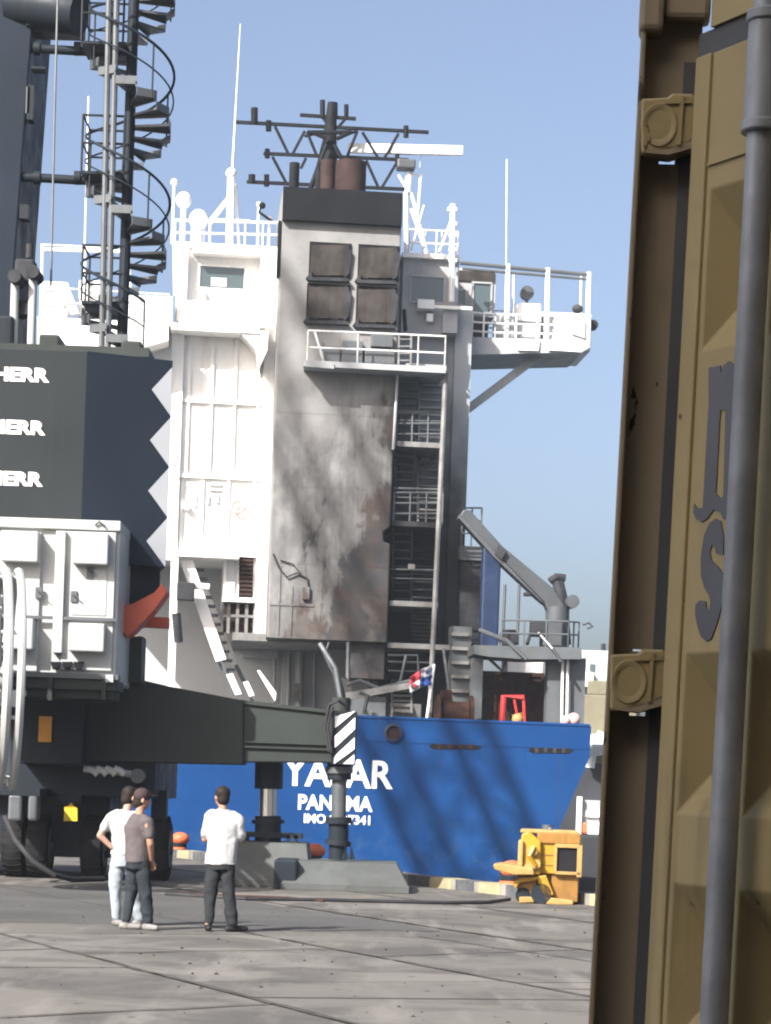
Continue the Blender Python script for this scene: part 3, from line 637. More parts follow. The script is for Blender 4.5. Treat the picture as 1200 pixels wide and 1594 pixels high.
for x0, y0, x1, y1, mt in ((735, 498, 760, 526, 'louver'), (770, 492, 800, 526, 'grey_white'), (806, 472, 842, 500, 'white'), (800, 505, 842, 526, 'grey_white'), (846, 490, 860, 528, 'dirty_white')):
    pbox(MB(), S, x0, y0, x1, y1, VW-.8, VW-.2, VW-.8).build('wing_locker', M[mt], ws, bevel=.04)
m = MB(); p = at(821, 455, VW-.6); m.tube([p, p + Vector((0, .3, 0))], .24, 14); m.tube([p - Vector((0,-.15,.2)), p - Vector((0,-.15,.9))], .06, 8); m.build('searchlight', M['kmid'], ws, smooth=True)
m = MB(); p = at(924, 505, VW-1.2); m.tube([p, p + Vector((.02, .3, 0))], .17, 12); m.build('side_lamp', M['soot_black'], ws, smooth=True)
m = MB(); m.ball(at(899, 481, VW-1.2), .2, 10, 6, .8); m.tube([at(899,484,VW-1.2), at(899,494,VW-1.2)], .06, 6); m.build('compass_cover', M['soot_black'], ws, smooth=True)
m = MB(); m.tube([at(789, 248, VW), at(788, 412, VW)], .03, 6, r2=.02); m.build('whip_aerial', M['white_rail'], ws)
# ---- burnt main mast behind the funnel
VM = VF+4.2
ms = MB(); m = ms; m.tube([at(512, 310, VM), at(514, 205, VM), at(517, 160, VM)], .30, 10, r2=.16); ms = ms.build('main_mast', M['mast_black'], ship, smooth=True)
def yard(x0, y0, x1, y1, r_=.075):
    m = MB(); ptube(m, S, [(x0, y0, VM), (x1, y1, VM)], r_, 4); return m.build('yard', M['mast_black'], ms)
yard(366, 190, 667, 206); yard(410, 239, 636, 249); yard(384, 283, 636, 295); yard(467, 179, 554, 185)
m = MB()
for pts in ([(428, 197), (448, 238)], [(474, 204), (456, 238)], [(478, 206), (492, 240)], [(474, 212), (500, 206)], [(556, 204), (540, 244)], [(564, 206), (588, 245)], [(620, 208), (598, 246)], [(424, 244), (446, 286)], [(476, 246), (468, 262)], [(570, 250), (588, 290)], [(618, 252), (594, 292)], [(505, 215), (484, 300)], [(530, 212), (556, 204)], [(500, 180), (512, 196)], [(540, 182), (526, 198)]):
    ptube(m, S, [(x, y, VM) for x, y in pts], .055, 5)
for pts in ([(508, 225), (480, 300)], [(520, 225), (560, 300)], [(486, 206), (508, 215)], [(546, 206), (524, 216)], [(478, 206), (548, 206)]):
    ptube(m, S, [(x, y, VM-.5) for x, y in pts], .075, 6)
m.build('lattice_brace', M['mast_black'], ms)
for x, y0, y1, r_ in ((396, 168, 192, .12), (418, 188, 204, .10), (632, 196, 214, .09), (416, 232, 246, .09), (502, 156, 182, .09), (519, 160, 182, .15), (539, 163, 182, .08), (392, 272, 285, .12), (415, 272, 290, .09), (618, 240, 252, .08)):
    m = MB(); ptube(m, S, [(x, y0, VM), (x, y1, VM)], r_, 8); m.build('navigation_lamp', M['mast_black'], ms, smooth=True)
ra = MB(); ptube(ra, S, [(634, 300, VM), (637, 268, VM)], .12, 8); ra = ra.build('radar_post', M['white_rail'], ship)
MB().box(at(619, 246, VM-.3), at(647, 262, VM-.3) + Vector((0, .6, 0))).build('radar_gearbox', M['kmid'], ra, bevel=.05)
a, b = at(540, 225, VM-.2), at(720, 241, VM-.2)
m = MB(); p0 = at(541, 231, VM+.6); p1 = at(720, 235, VM-.6); d = (p1-p0); hz = Vector((0,0,.16)); th = Vector((0,.12,0))
m.hexa([p0-hz-th, p1-hz-th, p1-hz+th, p0-hz+th], [p0+hz-th, p1+hz-th, p1+hz+th, p0+hz+th]); m.build('radar_scanner', M['white'], ra, bevel=.03)
m = MB(); ptube(m, S, [(632, 272, VM), (655, 272, VM), (648, 360, VM)], .05); ptube(m, S, [(655, 230, VM), (650, 330, VM)], .012); ptube(m, S, [(620, 272, VM), (636, 300, VM)], .05); ptube(m, S, [(640, 300, VM), (664, 392, VM)], .06); ptube(m, S, [(632, 300, VM), (634, 420, VM)], .1); m.build('radar_strut', M['white_rail'], ra)
# ---- clutter between deckhouse and bulwark
cl = MB(); ppoly(cl, S, [(538, 1078), (640, 1062), (642, 1071), (540, 1090)], 1.2, 1.5); cl = cl.build('gangway_beam', M['dirty_white'], ship)
for pts, r_ in (([(498, 1002, 2.0), (522, 1040, 1.6), (534, 1110, 1.4)], .09), ([(542, 1000, 2.5), (540, 1110, 2.0)], .07), ([(540, 1066, 1.3), (560, 1060, 1.3), (590, 1072, 1.3), (640, 1060, 1.3)], .07), ([(566, 1112, 1.2), (572, 1082, 1.2), (560, 1078, 1.2)], .06), ([(512, 1000, 2.5), (505, 1020, 2.5), (520, 1050, 2.5)], .04), ([(620, 1075, 2.5), (632, 1020, 2.5)], .05), ([(604, 1020, 3.0), (650, 1020, 3.0), (652, 1060, 3)], .04), ([(690, 1010, 2.2), (706, 1120, 1.2)], .06)):
    m = MB(); m.tube([at(*p) for p in pts], r_, 6); m.build('bent_pipe', M['dgrey'], cl, smooth=True)
m = MB(); ppoly(m, S, [(518, 1048), (548, 1062), (546, 1112), (530, 1112)], 1.6, 1.8); m.build('scorched_plate', M['funnel'], cl)
for x0, y0, x1, y1, v, mt in ((548, 1084, 600, 1130, 4.0, 'grey'), (606, 1095, 655, 1130, 4.2, 'dirty_white'), (604, 1012, 668, 1060, 5.2, 'soot_black'), (700, 975, 732, 1125, 3.0, 'grey'), (716, 865, 752, 1000, 5.0, 'soot_black'), (714, 1000, 748, 1120, 4.0, 'grey')):
    pbox(MB(), S, x0, y0, x1, y1, v, v+.8, v).build('deck_locker', M[mt], ship)
pbox(MB(), S, 716, 850, 752, 872, 4.9, 6.0, 4.9).build('deck_gallery', M['grey'], ship)
rail(S, [(718, 850, 5.0), (748, 850, 5.0)], 1.3, ship, 'grey', 2, .03, 2)
for k in range(6):
    pbox(MB(), S, 703, 985+k*22, 730, 990+k*22, 2.85, 3.0, 2.85).build('ladder_rung', M['dirty_white'], ship)
# mooring winch
wv = at(708, 1112, .9); wi = MB(); wi.tube([wv + Vector((-.42,0,0)), wv + Vector((.42,0,0))], .42, 20); wi = wi.build('mooring_winch', M['rust'], ship, smooth=True)
for dx in (-.62, .46):
    m = MB(); m.tube([wv + Vector((dx,0,0)), wv + Vector((dx+.1,0,0))], .62, 24); m.build('winch_flange', M['rust'], wi, smooth=True)
m = MB(); m.box((wv.x-.8, .5, wv.z-1.6), (wv.x+.8, 1.3, wv.z-.35)); m.build('winch_bed', M['rust'], wi)
pbox(MB(), S, 688, 1074, 704, 1100, 1.0, 1.5, 1.0).build('winch_motor', M['rust'], wi, bevel=.03)
# ---- aft starboard deck: crane platform and deck crane
dp = MB(); ppoly(dp, S, [(738, 1004), (905, 1008), (906, 1026), (815, 1026), (760, 1022), (738, 1018)], 1.2, 3.1); dp = dp.build('crane_platform', M['grey'], ship)
for x, w_ in ((862, 22), (895, 30), (742, 16)):
    pbox(MB(), S, x-w_/2, 1024, x+w_/2, 1165, 1.8, 2.4, 1.8).build('platform_leg', M['grey'], dp)
for x in (876, 884): 
    m = MB(); ptube(m, S, [(x, 1026, 1.6), (x-2, 1165, 1.6)], .05); m.build('pipe', M['white_rail'], dp)
m = MB(); ptube(m, S, [(758, 1022, 2), (782, 1045, 2), (790, 1022, 2)], .06); m.build('brace', M['grey'], dp)
rail(S, [(780, 1006, 1.3), (884, 1008, 1.3)], .85, dp, 'grey', 3, .03, 1); rail(S, [(884, 1008, 1.3), (900, 1008, 4)], .85, dp, 'grey', 2, .03, 1)
m = MB(); m.tube([at(907, 972, 1.5), at(916, 969, 1.5), at(922, 975, 1.5), at(914, 978, 1.5)], .05); m.build('lamp', M['kmid'], dp)
kp = MB(); kp.tube([at(866, 1008, 2.6), at(868, 945, 2.6)], .40, 16); kp = kp.build('deck_crane_pedestal', M['dgrey'], ship, smooth=True)
m = MB(); ppoly(m, S, [(722, 793), (732, 794), (782, 850), (862, 916), (878, 942), (878, 966), (858, 966), (848, 938), (776, 866), (716, 802)], 2.35, 2.85); m.build('boom', M['dgrey'], kp, bevel=.04)
m = MB(); ppoly(m, S, [(716, 800), (776, 866), (848, 940), (838, 932), (770, 868), (714, 806)], 2.3, 2.9); m.build('boom_underplate', M['kmid'], kp)
m = MB(); ppoly(m, S, [(776, 848), (788, 858), (780, 872), (770, 862)], 2.2, 3.0); m.build('boom_joint', M['soot_black'], kp)
m = MB(); ptube(m, S, [(856, 905, 2.6), (866, 898, 2.6), (880, 900, 2.6)], .13, 8); ptube(m, S, [(868, 905, 2.6), (874, 930, 2.6), (880, 1004, 2.6)], .2, 8); m.build('hydraulic_unit', M['soot_black'], kp, smooth=True)
p = at(890, 937, 2.4); m = MB(); m.tube([p - Vector((0,.25,0)), p + Vector((0,.3,0))], .22, 14); m.build('winch_drum', M['kmid'], kp, smooth=True)
pbox(MB(), S, 828, 966, 850, 990, 2.0, 2.6, 2.0).build('control_box', M['soot_black'], kp, bevel=.04); pbox(MB(), S, 846, 965, 876, 1006, 2.1, 3, 2.1).build('pedestal_base', M['kmid'], kp, bevel=.05)
m = MB(); ptube(m, S, [(815, 925, 2.5), (838, 926, 2.5), (850, 945, 2.5)], .07); ptube(m, S, [(826, 985, 2), (820, 1004, 2)], .06); m.build('hose_guide', M['soot_black'], kp)
m = MB(); ptube(m, S, [(786, 910, 2), (782, 1004, 2)], .05); ptube(m, S, [(808, 910, 2), (805, 1004, 2)], .05); ptube(m, S, [(745, 980, 1.4), (790, 998, 1.2), (820, 1026, 1)], .07); ptube(m, S, [(838, 985, 1.4), (860, 1010, 1.0), (873, 1030, 1)], .05); m.build('stanchion', M['kmid'], dp)
m = MB(); ppoly(m, S, [(778, 992), (784, 980), (802, 980), (808, 992), (804, 1004), (782, 1004)], 1.6, 2.2); m.build('fairlead', M['soot_black'], dp)
# ---- loose things on the ship's deck
bt = pbox(MB(), S, 750, 852, 778, 1008, 2.5, 3.05, 2.5).build('storage_tank', M['blue_tank'], frame=S, bevel=.06, label='tall narrow dark blue tank standing on the crane platform', cat='tank')
pbox(MB(), S, 755, 862, 759, 995, 3.34, 3.42, 3.34); 
rc = thing('freight_container', 'rust brown freight container on deck under the crane platform', 'container', S, at(795, 1150, 4.0))
def child_off(o, root):                                      # a part laid out in frame coordinates under a root with an offset
    o.location = -Vector(root.matrix_world.translation - S.o); o.location = S.rot.transposed() @ (S.o - root.matrix_world.translation); return o
bd_ = child_off(pbox(MB(), S, 745, 1050, 846, 1170, 4.0, 6.2, 4.0).build('body', M['grate_brown'], rc), rc)
for x in (748, 770, 796, 820, 842):
    child_off(pbox(MB(), S, x-2, 1053, x+2, 1168, 3.93, 4.02, 4.0).build('door_bar', M['rust'], rc), rc)
child_off(pbox(MB(), S, 744, 1046, 847, 1052, 3.92, 6.2, 4.0).build('top_rail', M['rust'], rc), rc)
m = MB(); ptube(m, S, [(778, 1170, 1.6), (784, 1084, 1.6), (815, 1086, 1.6)], .10, 8); ptube(m, S, [(815, 1086, 1.6), (818, 1170, 1.6)], .05, 8); ptube(m, S, [(800, 1086, 1.6), (808, 1130, 1.6)], .04, 8)
m.build('pipe_frame', M['red'], frame=S, smooth=True, label='red pipe frame standing before the brown container', cat='frame')
m = MB(); ptube(m, S, [(806, 1128, .9), (808, 1112, .9), (800, 1118, .9)], .13, 8); m.ball(at(806, 1120, .9), .2); m.tube([at(806,1122,.9), at(806,1180,.9)], .12, 8); m.build('rope_coil', M['ycream'], frame=S, smooth=True, label='cream coil of rope on the aft deck before the red frame', cat='rope')
m = MB(); m.ball(at(880, 1122, .9), .17); m.tube([at(880,1122,.9), at(880,1180,.9)], .1, 8); m.ball(at(893, 1120, 1.0), .22); m.build('covered_fitting', M['lbuoy'], frame=S, smooth=True, label='pale red covered fitting behind the bulwark corner', cat='fitting')
# Panama flag on its staff
st = MB(); ptube(st, S, [(676, 1034, .5), (660, 1150, .5)], .045, 8); fl = thing('ensign_flag', 'red white and blue quartered flag with stars on a white staff', 'flag', S)
st = st.build('flag_staff', M['white'], fl, smooth=True)
def cloth(q, name, mt):                                      # q: 4 photo corners, wavy grid
    m = MB(); n_ = 8; vs_ = []; fs = []
    for j in range(n_+1):
        for i in range(n_+1):
            a_, b_ = i/n_, j/n_
            x = (q[0][0]*(1-a_)+q[1][0]*a_)*(1-b_) + (q[3][0]*(1-a_)+q[2][0]*a_)*b_
            y = (q[0][1]*(1-a_)+q[1][1]*a_)*(1-b_) + (q[3][1]*(1-a_)+q[2][1]*a_)*b_
            vs_.append(at(x, y, .45 + .07*math.sin(x*.45) + .04*math.sin(y*.5)))
    for j in range(n_):
        for i in range(n_): k = j*(n_+1)+i; fs.append((k, k+1, k+n_+2, k+n_+1))
    m.add(vs_, fs); o = m.build(name, mt, fl, smooth=True, norm=False); s2 = o.modifiers.new('s', 'SOLIDIFY'); s2.thickness = .012; return o
def fq(q): return [(676 + (x-676)*.85, 1040 + (y-1040)*.85) for x, y in q]
cloth(fq([(652, 1042), (675, 1034), (673, 1052), (651, 1060)]), 'white_quarter', M['flag_white']); cloth(fq([(651, 1060), (673, 1052), (671, 1070), (652, 1076)]), 'blue_quarter', M['flag_blue'])
cloth(fq([(632, 1056), (652, 1043), (651, 1060), (630, 1072)]), 'red_quarter', M['flag_red']); cloth(fq([(630, 1072), (651, 1060), (651, 1076), (632, 1086)]), 'white_quarter', M['flag_white'])
def star(x, y, mt):
    c_ = at(x, y, .34); m = MB(); pts = []
    for k in range(10):
        rr = .09 if k % 2 == 0 else .038; pts.append(c_ + Vector((rr*math.sin(k*math.pi/5), 0, rr*math.cos(k*math.pi/5))))
    m.prism(pts, (0, .1, 0)); m.build('star', mt, fl)
star(665, 1046, M['flag_blue']); star(646, 1067, M['flag_red'])
lb = MB(); c_ = at(370, 789, VL-.2); k = 20
lb.loft([[c_ + Vector(((.20+.06*math.cos(2*math.pi*j/8))*math.cos(2*math.pi*i/k), .06*math.sin(2*math.pi*j/8), (.20+.06*math.cos(2*math.pi*j/8))*math.sin(2*math.pi*i/k))) for i in range(k)] for j in range(9)], cap=False)
lb.build('lifebuoy', M['lbuoy'], frame=S, smooth=True, label='faded orange lifebuoy hung on the sunlit white wall', cat='lifebuoy')
m = MB(); pbox(m, S, 790, 1010, 876, 1066, 6.8, 8.4, 6.8); m.build('deck_house', M['white'], ship)
# ================================================================== mobile harbour crane
K = Frame(260, 1300, 40.0, 0.0); kat = K.at
kr = thing('mobile_harbour_crane', 'grey mobile harbour crane with spiral stair and spread outriggers', 'crane', K)
# counterweight: front face to the camera, flank turning away
A = kat(-140, 700, 0); B = kat(130, 700, 0); C = kat(264, 712, .62)
zt, zb = kat(130, 546, 0).z, kat(130, 874, 0).z
plan = [(A.x, 0), (B.x, 0), (C.x, .62), (C.x-.55, 3.2), (A.x, 3.2)]
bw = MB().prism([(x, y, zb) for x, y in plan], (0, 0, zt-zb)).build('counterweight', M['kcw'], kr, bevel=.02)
# flank plate and chevrons: shade on this side is put into their colour
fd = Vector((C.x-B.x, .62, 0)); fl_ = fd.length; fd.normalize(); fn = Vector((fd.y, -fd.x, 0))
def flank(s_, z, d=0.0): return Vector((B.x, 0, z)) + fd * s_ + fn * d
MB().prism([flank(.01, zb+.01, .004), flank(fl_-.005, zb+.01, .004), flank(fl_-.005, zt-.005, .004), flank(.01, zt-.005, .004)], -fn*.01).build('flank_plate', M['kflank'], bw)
hh = (zt-zb)/4
for k in range(4):
    z0 = zt - .12 - k*(zt-zb-.1)/4.0; z1 = z0 - (zt-zb-.1)/4.0 + .03
    MB().prism([flank(fl_-.012, z0, .012), flank(fl_-.37, (z0+z1)/2, .012), flank(fl_-.012, z1, .012)], -fn*.014).build('chevron', M['kchev'], bw)
for y0, x1 in ((571, 77), (653, 71), (733, 67)):
    lettering('maker_name', 'LIEBHERR', K, x1-150, y0, x1, y0+22, -.004, M['letter'], bw, .045, .01)
MB().prism([(x*1.0, y+.25, kat(130, 936, 0).z) for x, y in [(A.x, 0), (B.x, 0), (C.x-.12, .62), (C.x-.7, 3.0), (A.x, 3.0)]], (0, 0, zb-kat(130, 936, 0).z+.02)).build('counterweight_base', M['kdark'], kr)
m = MB(); ppoly(m, K, [(183, 944), (205, 940), (240, 922), (252, 908), (260, 922), (240, 950), (205, 986), (197, 991), (183, 972)], -.1, .5); m.build('slewing_guard', M['orange'], kr, bevel=.02)
pbox(MB(), K, 205, 960, 262, 976, .7, 1.0, .7).build('guard_rail', M['orange'], kr)
pbox(MB(), K, 184, 990, 220, 1062, .9, 1.6, .9).build('slew_column', M['kgrey'], kr)
# power pack house
V0 = -1.0
pp = pbox(MB(), K, -90, 812, 184, 1058, V0, 1.2).build('power_house', M['kwhite'], kr, bevel=.03)
pbox(MB(), K, -95, 806, 188, 822, V0-.10, 1.3, V0-.1).build('roof_edge', M['kwhite'], pp, bevel=.02)
for x0, x1 in ((-30, 62), (98, 178)):
    d = pbox(MB(), K, x0, 828, x1, 1044, V0-.07, V0+.01, V0).build('service_door', M['kwhite'], pp, bevel=.015)
for x0, y0, x1, y1 in ((1, 826, 59, 874), (112, 829, 168, 878), (106, 970, 162, 1014), (-10, 962, 51, 1010)):
    o = pbox(MB(), K, x0, y0, x1, y1, V0-.34, V0-.0, V0-.34).build('intake_box', M['kwhite'], pp, bevel=.025)
for x0, y0 in ((140, 893), (115, 930), (60, 924)):
    m = MB(); pbox(m, K, x0-5, y0-10, x0+5, y0+7, V0-.12, V0-.06, V0-.1); ptube(m, K, [(x0-3, y0-6, V0-.16), (x0+8, y0+2, V0-.16)], .015, 6); m.build('door_handle', M['kmid'], pp)
pbox(MB(), K, 112, 884, 166, 958, V0-.085, V0-.06, V0-.085).build('door_panel', M['kwhite'], pp, bevel=.012)
pbox(MB(), K, 40, 960, 182, 965, V0-.16, V0-.1, V0-.16).build('hand_rail', M['kmid'], pp)
pbox(MB(), K, 84, 826, 99, 1016, V0-.18, V0, V0-.18).build('door_post', M['kwhite'], pp, bevel=.01)
m = MB()
for x0 in (78, 96, 114): ppoly(m, K, [(x0, 1030), (x0+16, 1030), (x0+12, 1042), (x0+4, 1042)], V0-.14, V0-.05)
m.build('vent_slot', M['dark_in'], pp)
pbox(MB(), K, -60, 1046, 184, 1054, V0-.25, V0+.1, V0-.25).build('walkway', M['kmid'], pp)
pbox(MB(), K, -60, 1054, 182, 1072, V0-.2, V0+.8, V0-.2).build('base_frame', M['kgrey'], pp, bevel=.02)
pbox(MB(), K, 40, 1070, 178, 1087, V0-.1, V0+.8, V0-.1).build('base_beam', M['kgrey'], pp, bevel=.02)
for x0 in (74, 158): pbox(MB(), K, x0, 1052, x0+7, 1090, V0-.24, V0-.05, V0-.24).build('frame_bracket', M['kgrey'], pp)
pbox(MB(), K, 164, 1050, 176, 1062, V0-.28, V0-.2, V0-.28).build('reflector', M['kwhite'], pp)
m = MB(); ptube(m, K, [(148, 818, V0-.13), (154, 812, V0-.15), (164, 820, V0-.13)], .02, 6); m.build('lifting_lug', M['kmid'], pp)
# cable reel seen nearly edge on
cr_ = kat(-16, 1056, -3.35); axr = Vector((.975, .22, 0)).normalized(); e1 = Vector((-.22, .975, 0)).normalized(); e2 = Vector((0,0,1))
def rim(off, R_, r_, name='reel_rim', mt='kwhite'):
    m = MB(); k = 48
    m.loft([[cr_ + axr*off + (e1*math.cos(2*math.pi*i/k) + e2*math.sin(2*math.pi*i/k))*(R_ + r_*math.cos(2*math.pi*j/8)) + axr*r_*math.sin(2*math.pi*j/8) for i in range(k)] for j in range(9)], cap=False)
    return m.build(name, M[mt], reel, smooth=True)
reel = MB().tube([cr_ - axr*.6, cr_ + axr*.2], .22, 16).build('cable_reel', M['kwhite'], kr, smooth=True)
rim(.38, 1.70, .065); rim(.18, 1.70, .075); rim(-.02, 1.68, .07); rim(-.25, 1.67, .07); rim(-.45, 1.66, .06)
for k in range(8):
    q = 2*math.pi*(k+.5)/8; d = e1*math.cos(q) + e2*math.sin(q)
    m = MB(); m.tube([cr_ + axr*.1 + d*.2, cr_ + axr*.2 + d*1.68], .03, 6); m.tube([cr_ + axr*.38 + d*1.68, cr_ - axr*.45 + d*1.65], .03, 6); m.tube([cr_ - axr*.4 + d*.3, cr_ - axr*.45 + d*1.65], .04, 6); m.build('reel_spoke', M['kwhite'], reel)
rim(-.22, 1.15, .2, 'reel_cable', 'hose')
MB().tube([cr_ - axr*.4, cr_ - axr*.4 + Vector((0, 2.6, 0))], .25, 10).build('reel_bracket', M['kgrey'], reel)
# chassis
BV = 1.45
ch = pbox(MB(), K, -200, 1100, 242, 1236, BV+.1, BV+4.5, BV).build('chassis', M['kdark'], kr, bevel=.03)
pbox(MB(), K, -200, 1232, 170, 1330, BV+.5, BV+4.2, BV+.5).build('axle_housing', M['kdark'], ch)
pbox(MB(), K, 30, 1085, 130, 1190, BV-.6, BV+.2, BV-.6).build('slew_ring_housing', M['kdark'], ch, bevel=.03)
pbox(MB(), K, 60, 1115, 80, 1155, BV-.66, BV-.59, BV-.66).build('warning_plate', M['amber'], ch)
m = MB(); ppoly(m, K, [(100, 1256), (108, 1254), (109, 1246), (112, 1246), (113, 1254), (120, 1258), (120, 1278), (99, 1278)], BV-.3, BV-.2); m.build('wheel_chock_tag', M['tagy'], ch)
pbox(MB(), K, 90, 1236, 126, 1250, BV-.32, BV+.3, BV-.3).build('tag_bracket', M['kdark'], ch)
for x0, x1 in ((12, 34), (43, 58)):
    pbox(MB(), K, x0, 1236, x1, 1278, BV-1.2, BV-.8, BV-1.2).build('battery_box', M['kmid'], ch, bevel=.05)
pbox(MB(), K, -30, 1226, 62, 1238, BV-1.2, BV+.2, BV-1.2).build('box_shelf', M['kdark'], ch)
m = MB()
for k in range(4): ptube(m, K, [(136+k*14, 1196, BV-.3), (146+k*14, 1200, BV-.3), (152+k*14, 1206, BV-.3)], .06, 8)
ptube(m, K, [(130, 1197, BV-.2), (170, 1200, BV-.2), (210, 1206, BV-.2)], .06, 8)
m.build('hose_bundle', M['kwhite'], ch, smooth=True)
m = MB(); p = kat(214, 1208, BV-.4); m.tube([p, p + Vector((0,.4,0))], .13, 14); m.build('lamp', M['kmid'], ch, smooth=True)
MB().tube([kat(214, 1208, BV-.1), kat(212, 1245, BV+.5)], .05, 6).build('lamp_arm', M['kdark'], ch)
def wheel(x, v):
    c_ = Vector((kat(x, 1340, v).x, v, .58)); m = MB(); k = 28; prof_ = [(-.19,.36),(-.20,.48),(-.17,.56),(-.08,.585),(.08,.585),(.17,.56),(.20,.48),(.19,.36)]
    m.loft([[c_ + Vector((a, r_*math.cos(2*math.pi*i/k), r_*math.sin(2*math.pi*i/k))) for i in range(k)] for a, r_ in prof_], cap=True)
    w_ = m.build('tyre', M['rubber'], kr, smooth=True)
    m = MB()
    for i in range(0, 28):
        q = 2*math.pi*i/28; d = Vector((0, math.cos(q), math.sin(q)))
        for s_ in (-1, 1): m.tube([c_ + d*.575 + Vector((.02*s_, 0, 0)), c_ + d.cross(Vector((1,0,0)))*.03 + d*.572 + Vector((.17*s_, 0, 0))], .018, 4)
    m.build('tread_lug', M['rubber'], w_)
    MB().tube([c_ - Vector((.2,0,0)), c_ + Vector((.2,0,0))], .34, 20).build('rim', M['rim'], w_, smooth=True)
    MB().tube([c_ - Vector((.24,0,0)), c_ + Vector((.24,0,0))], .12, 12).build('hub', M['rim'], w_, smooth=True)
for x in (24, 62, 146, 248): wheel(x, BV + (.6 if x != 248 else 1.2))
for x in (24, 62, 146, 248): wheel(x, BV + 2.9)
MB().tube([(kat(20, 1340, BV).x, BV+.6, .58), (kat(150, 1340, BV).x, BV+.6, .58)], .1, 8).build('axle', M['kdark'], ch); MB().tube([(kat(146, 1340, BV).x, BV+1.2, .58), (kat(250, 1340, BV).x, BV+1.2, .58)], .1, 8).build('axle', M['kdark'], ch)
pbox(MB(), K, 128, 1300, 240, 1330, BV+1.0, BV+1.5, BV+1).build('axle_beam', M['kdark'], ch)
for x in (140, 248): pbox(MB(), K, x-14, 1230, x+10, 1345, BV+1.0, BV+1.3, BV+1).build('suspension_leg', M['kdark'], ch)
# outrigger beam
m = MB(); ppoly(m, K, [(150, 1042), (262, 1068), (378, 1090), (378, 1190), (80, 1184), (80, 1090)], BV, BV+1.1); ob = m.build('outrigger_beam', M['kgrey'], kr, bevel=.02)
m = MB(); ppoly(m, K, [(374, 1093), (520, 1110), (524, 1187), (374, 1186)], BV+.08, BV+1.0); m.build('extension_beam', M['kgrey'], ob, bevel=.02)
m = MB(); ppoly(m, K, [(374, 1089), (520, 1106), (520, 1111), (374, 1095)], BV+.02, BV+1.05); m.build('beam_flange', M['kgrey'], ob)
for y0 in (1155, 1163): pbox(MB(), K, 374, y0, 520, y0+3, BV+.02, BV+.1, BV+.02).build('beam_rib', M['kgrey'], ob)
# striped end head
hd = pbox(MB(), K, 516, 1107, 554, 1190, BV-.12, BV+.9, BV-.12).build('jack_head', M['kdark'], ob, bevel=.01)
def hp(a, b): return kat(523 + 31*a + (1-b)*2-3, 1107 + 82*b, BV-.13)
for y0 in (.02, .40, .78):
    pts = [(0, y0+.30), (0, y0+.06+.02), (1, y0-.28), (1, y0-.06)]
    cl_ = [(a, min(1, max(0, b))) for a, b in pts]
    MB().prism([hp(a, b) for a, b in cl_], (0, -.008, 0)).build('stripe', M['letter'], hd)
MB().prism([hp(a, b) for a, b in [(.45, 1), (1, .82), (1, 1)]], (0, -.008, 0)).build('stripe', M['letter'], hd)
m = MB(); ptube(m, K, [(512, 1170, BV-.2), (506, 1130, BV-.2), (512, 1098, BV-.2), (526, 1090, BV-.2), (538, 1098, BV-.1)], .03, 8); ptube(m, K, [(516, 1172, BV-.2), (510, 1130, BV-.25), (518, 1100, BV-.25)], .025, 8); m.build('hydraulic_hose', M['hose'], hd, smooth=True)
MB().tube([kat(530, 1107, BV+.4), kat(531, 1086, BV+.4)], .17, 14).build('cylinder_cap', M['kgrey'], hd, smooth=True)
for pts, r_, mt in (([(528, 1188), (528, 1214)], .22, 'kdark'), ([(528, 1194), (528, 1204)], .25, 'kmid'), ([(528, 1210), (527, 1276)], .135, 'kmid'), ([(527, 1272), (527, 1282)], .24, 'kdark'), ([(527, 1280), (527, 1312)], .18, 'kdark'), ([(527, 1308), (526, 1316)], .23, 'kdark'), ([(526, 1314), (525, 1338)], .16, 'kdark')):
    m = MB(); ptube(m, K, [(x, y, BV+.4) for x, y in pts], r_, 18); m.build('jack_cylinder', M[mt], hd, smooth=True)
def pad(x0, x1, v, z1, tx, name='outrigger_pad', d=1.5):
    a, b = kat(x0, 1380, v).x, kat(x1, 1380, v).x; m = MB(); i = (b-a)*tx
    m.hexa([(a, v, .0), (b, v, .0), (b, v+d, .0), (a, v+d, .0)], [(a, v, .13), (b, v, .13), (b, v+d, .13), (a, v+d, .13)])
    m.hexa([(a+.01, v+.01, .12), (b-.01, v+.01, .12), (b-.01, v+d-.01, .12), (a+.01, v+d-.01, .12)], [(a+i, v+.45, z1), (b-i, v+.45, z1), (b-i, v+d-.3, z1), (a+i, v+d-.3, z1)])
    return m.build(name, M['kpad'], kr, bevel=.012)
p1 = pad(437, 637, BV-.95, .50, .10, d=2.6)
m = MB(); 
for x in (535, 545): ptube(m, K, [(x, 1338, BV-.2), (x+2, 1318, BV-.2), (x+5, 1338, BV-.2)], .03, 6)
m.build('lifting_eye', M['kdark'], p1)
pbox(MB(), K, 426, 1338, 462, 1386, BV-.9, BV+1.5, BV-.9).build('pad_stop', M['kdark'], p1, bevel=.04)
# second jack, behind
V2 = BV + 1.2
for pts, r_, mt in (([(419, 1186), (418, 1228)], .26, 'kdark'), ([(418, 1226), (417, 1274)], .16, 'chrome'), ([(417, 1270), (417, 1316)], .24, 'kdark'), ([(417, 1276), (417, 1282)], .30, 'kdark')):
    m = MB(); ptube(m, K, [(x, y, V2) for x, y in pts], r_, 18); m.build('jack_cylinder', M[mt], ob, smooth=True)
p2 = pad(352, 484, V2-1.2, .78, .08, d=2.4)
pbox(MB(), K, 366, 1296, 470, 1304, V2-.3, V2+.3, V2-.3).build('pad_bar', M['kdark'], p2)
for x in (372, 384, 448, 460): pbox(MB(), K, x-3, 1300, x+3, 1326, V2-.3, V2-.1, V2-.3).build('pad_pin', M['kdark'], p2)
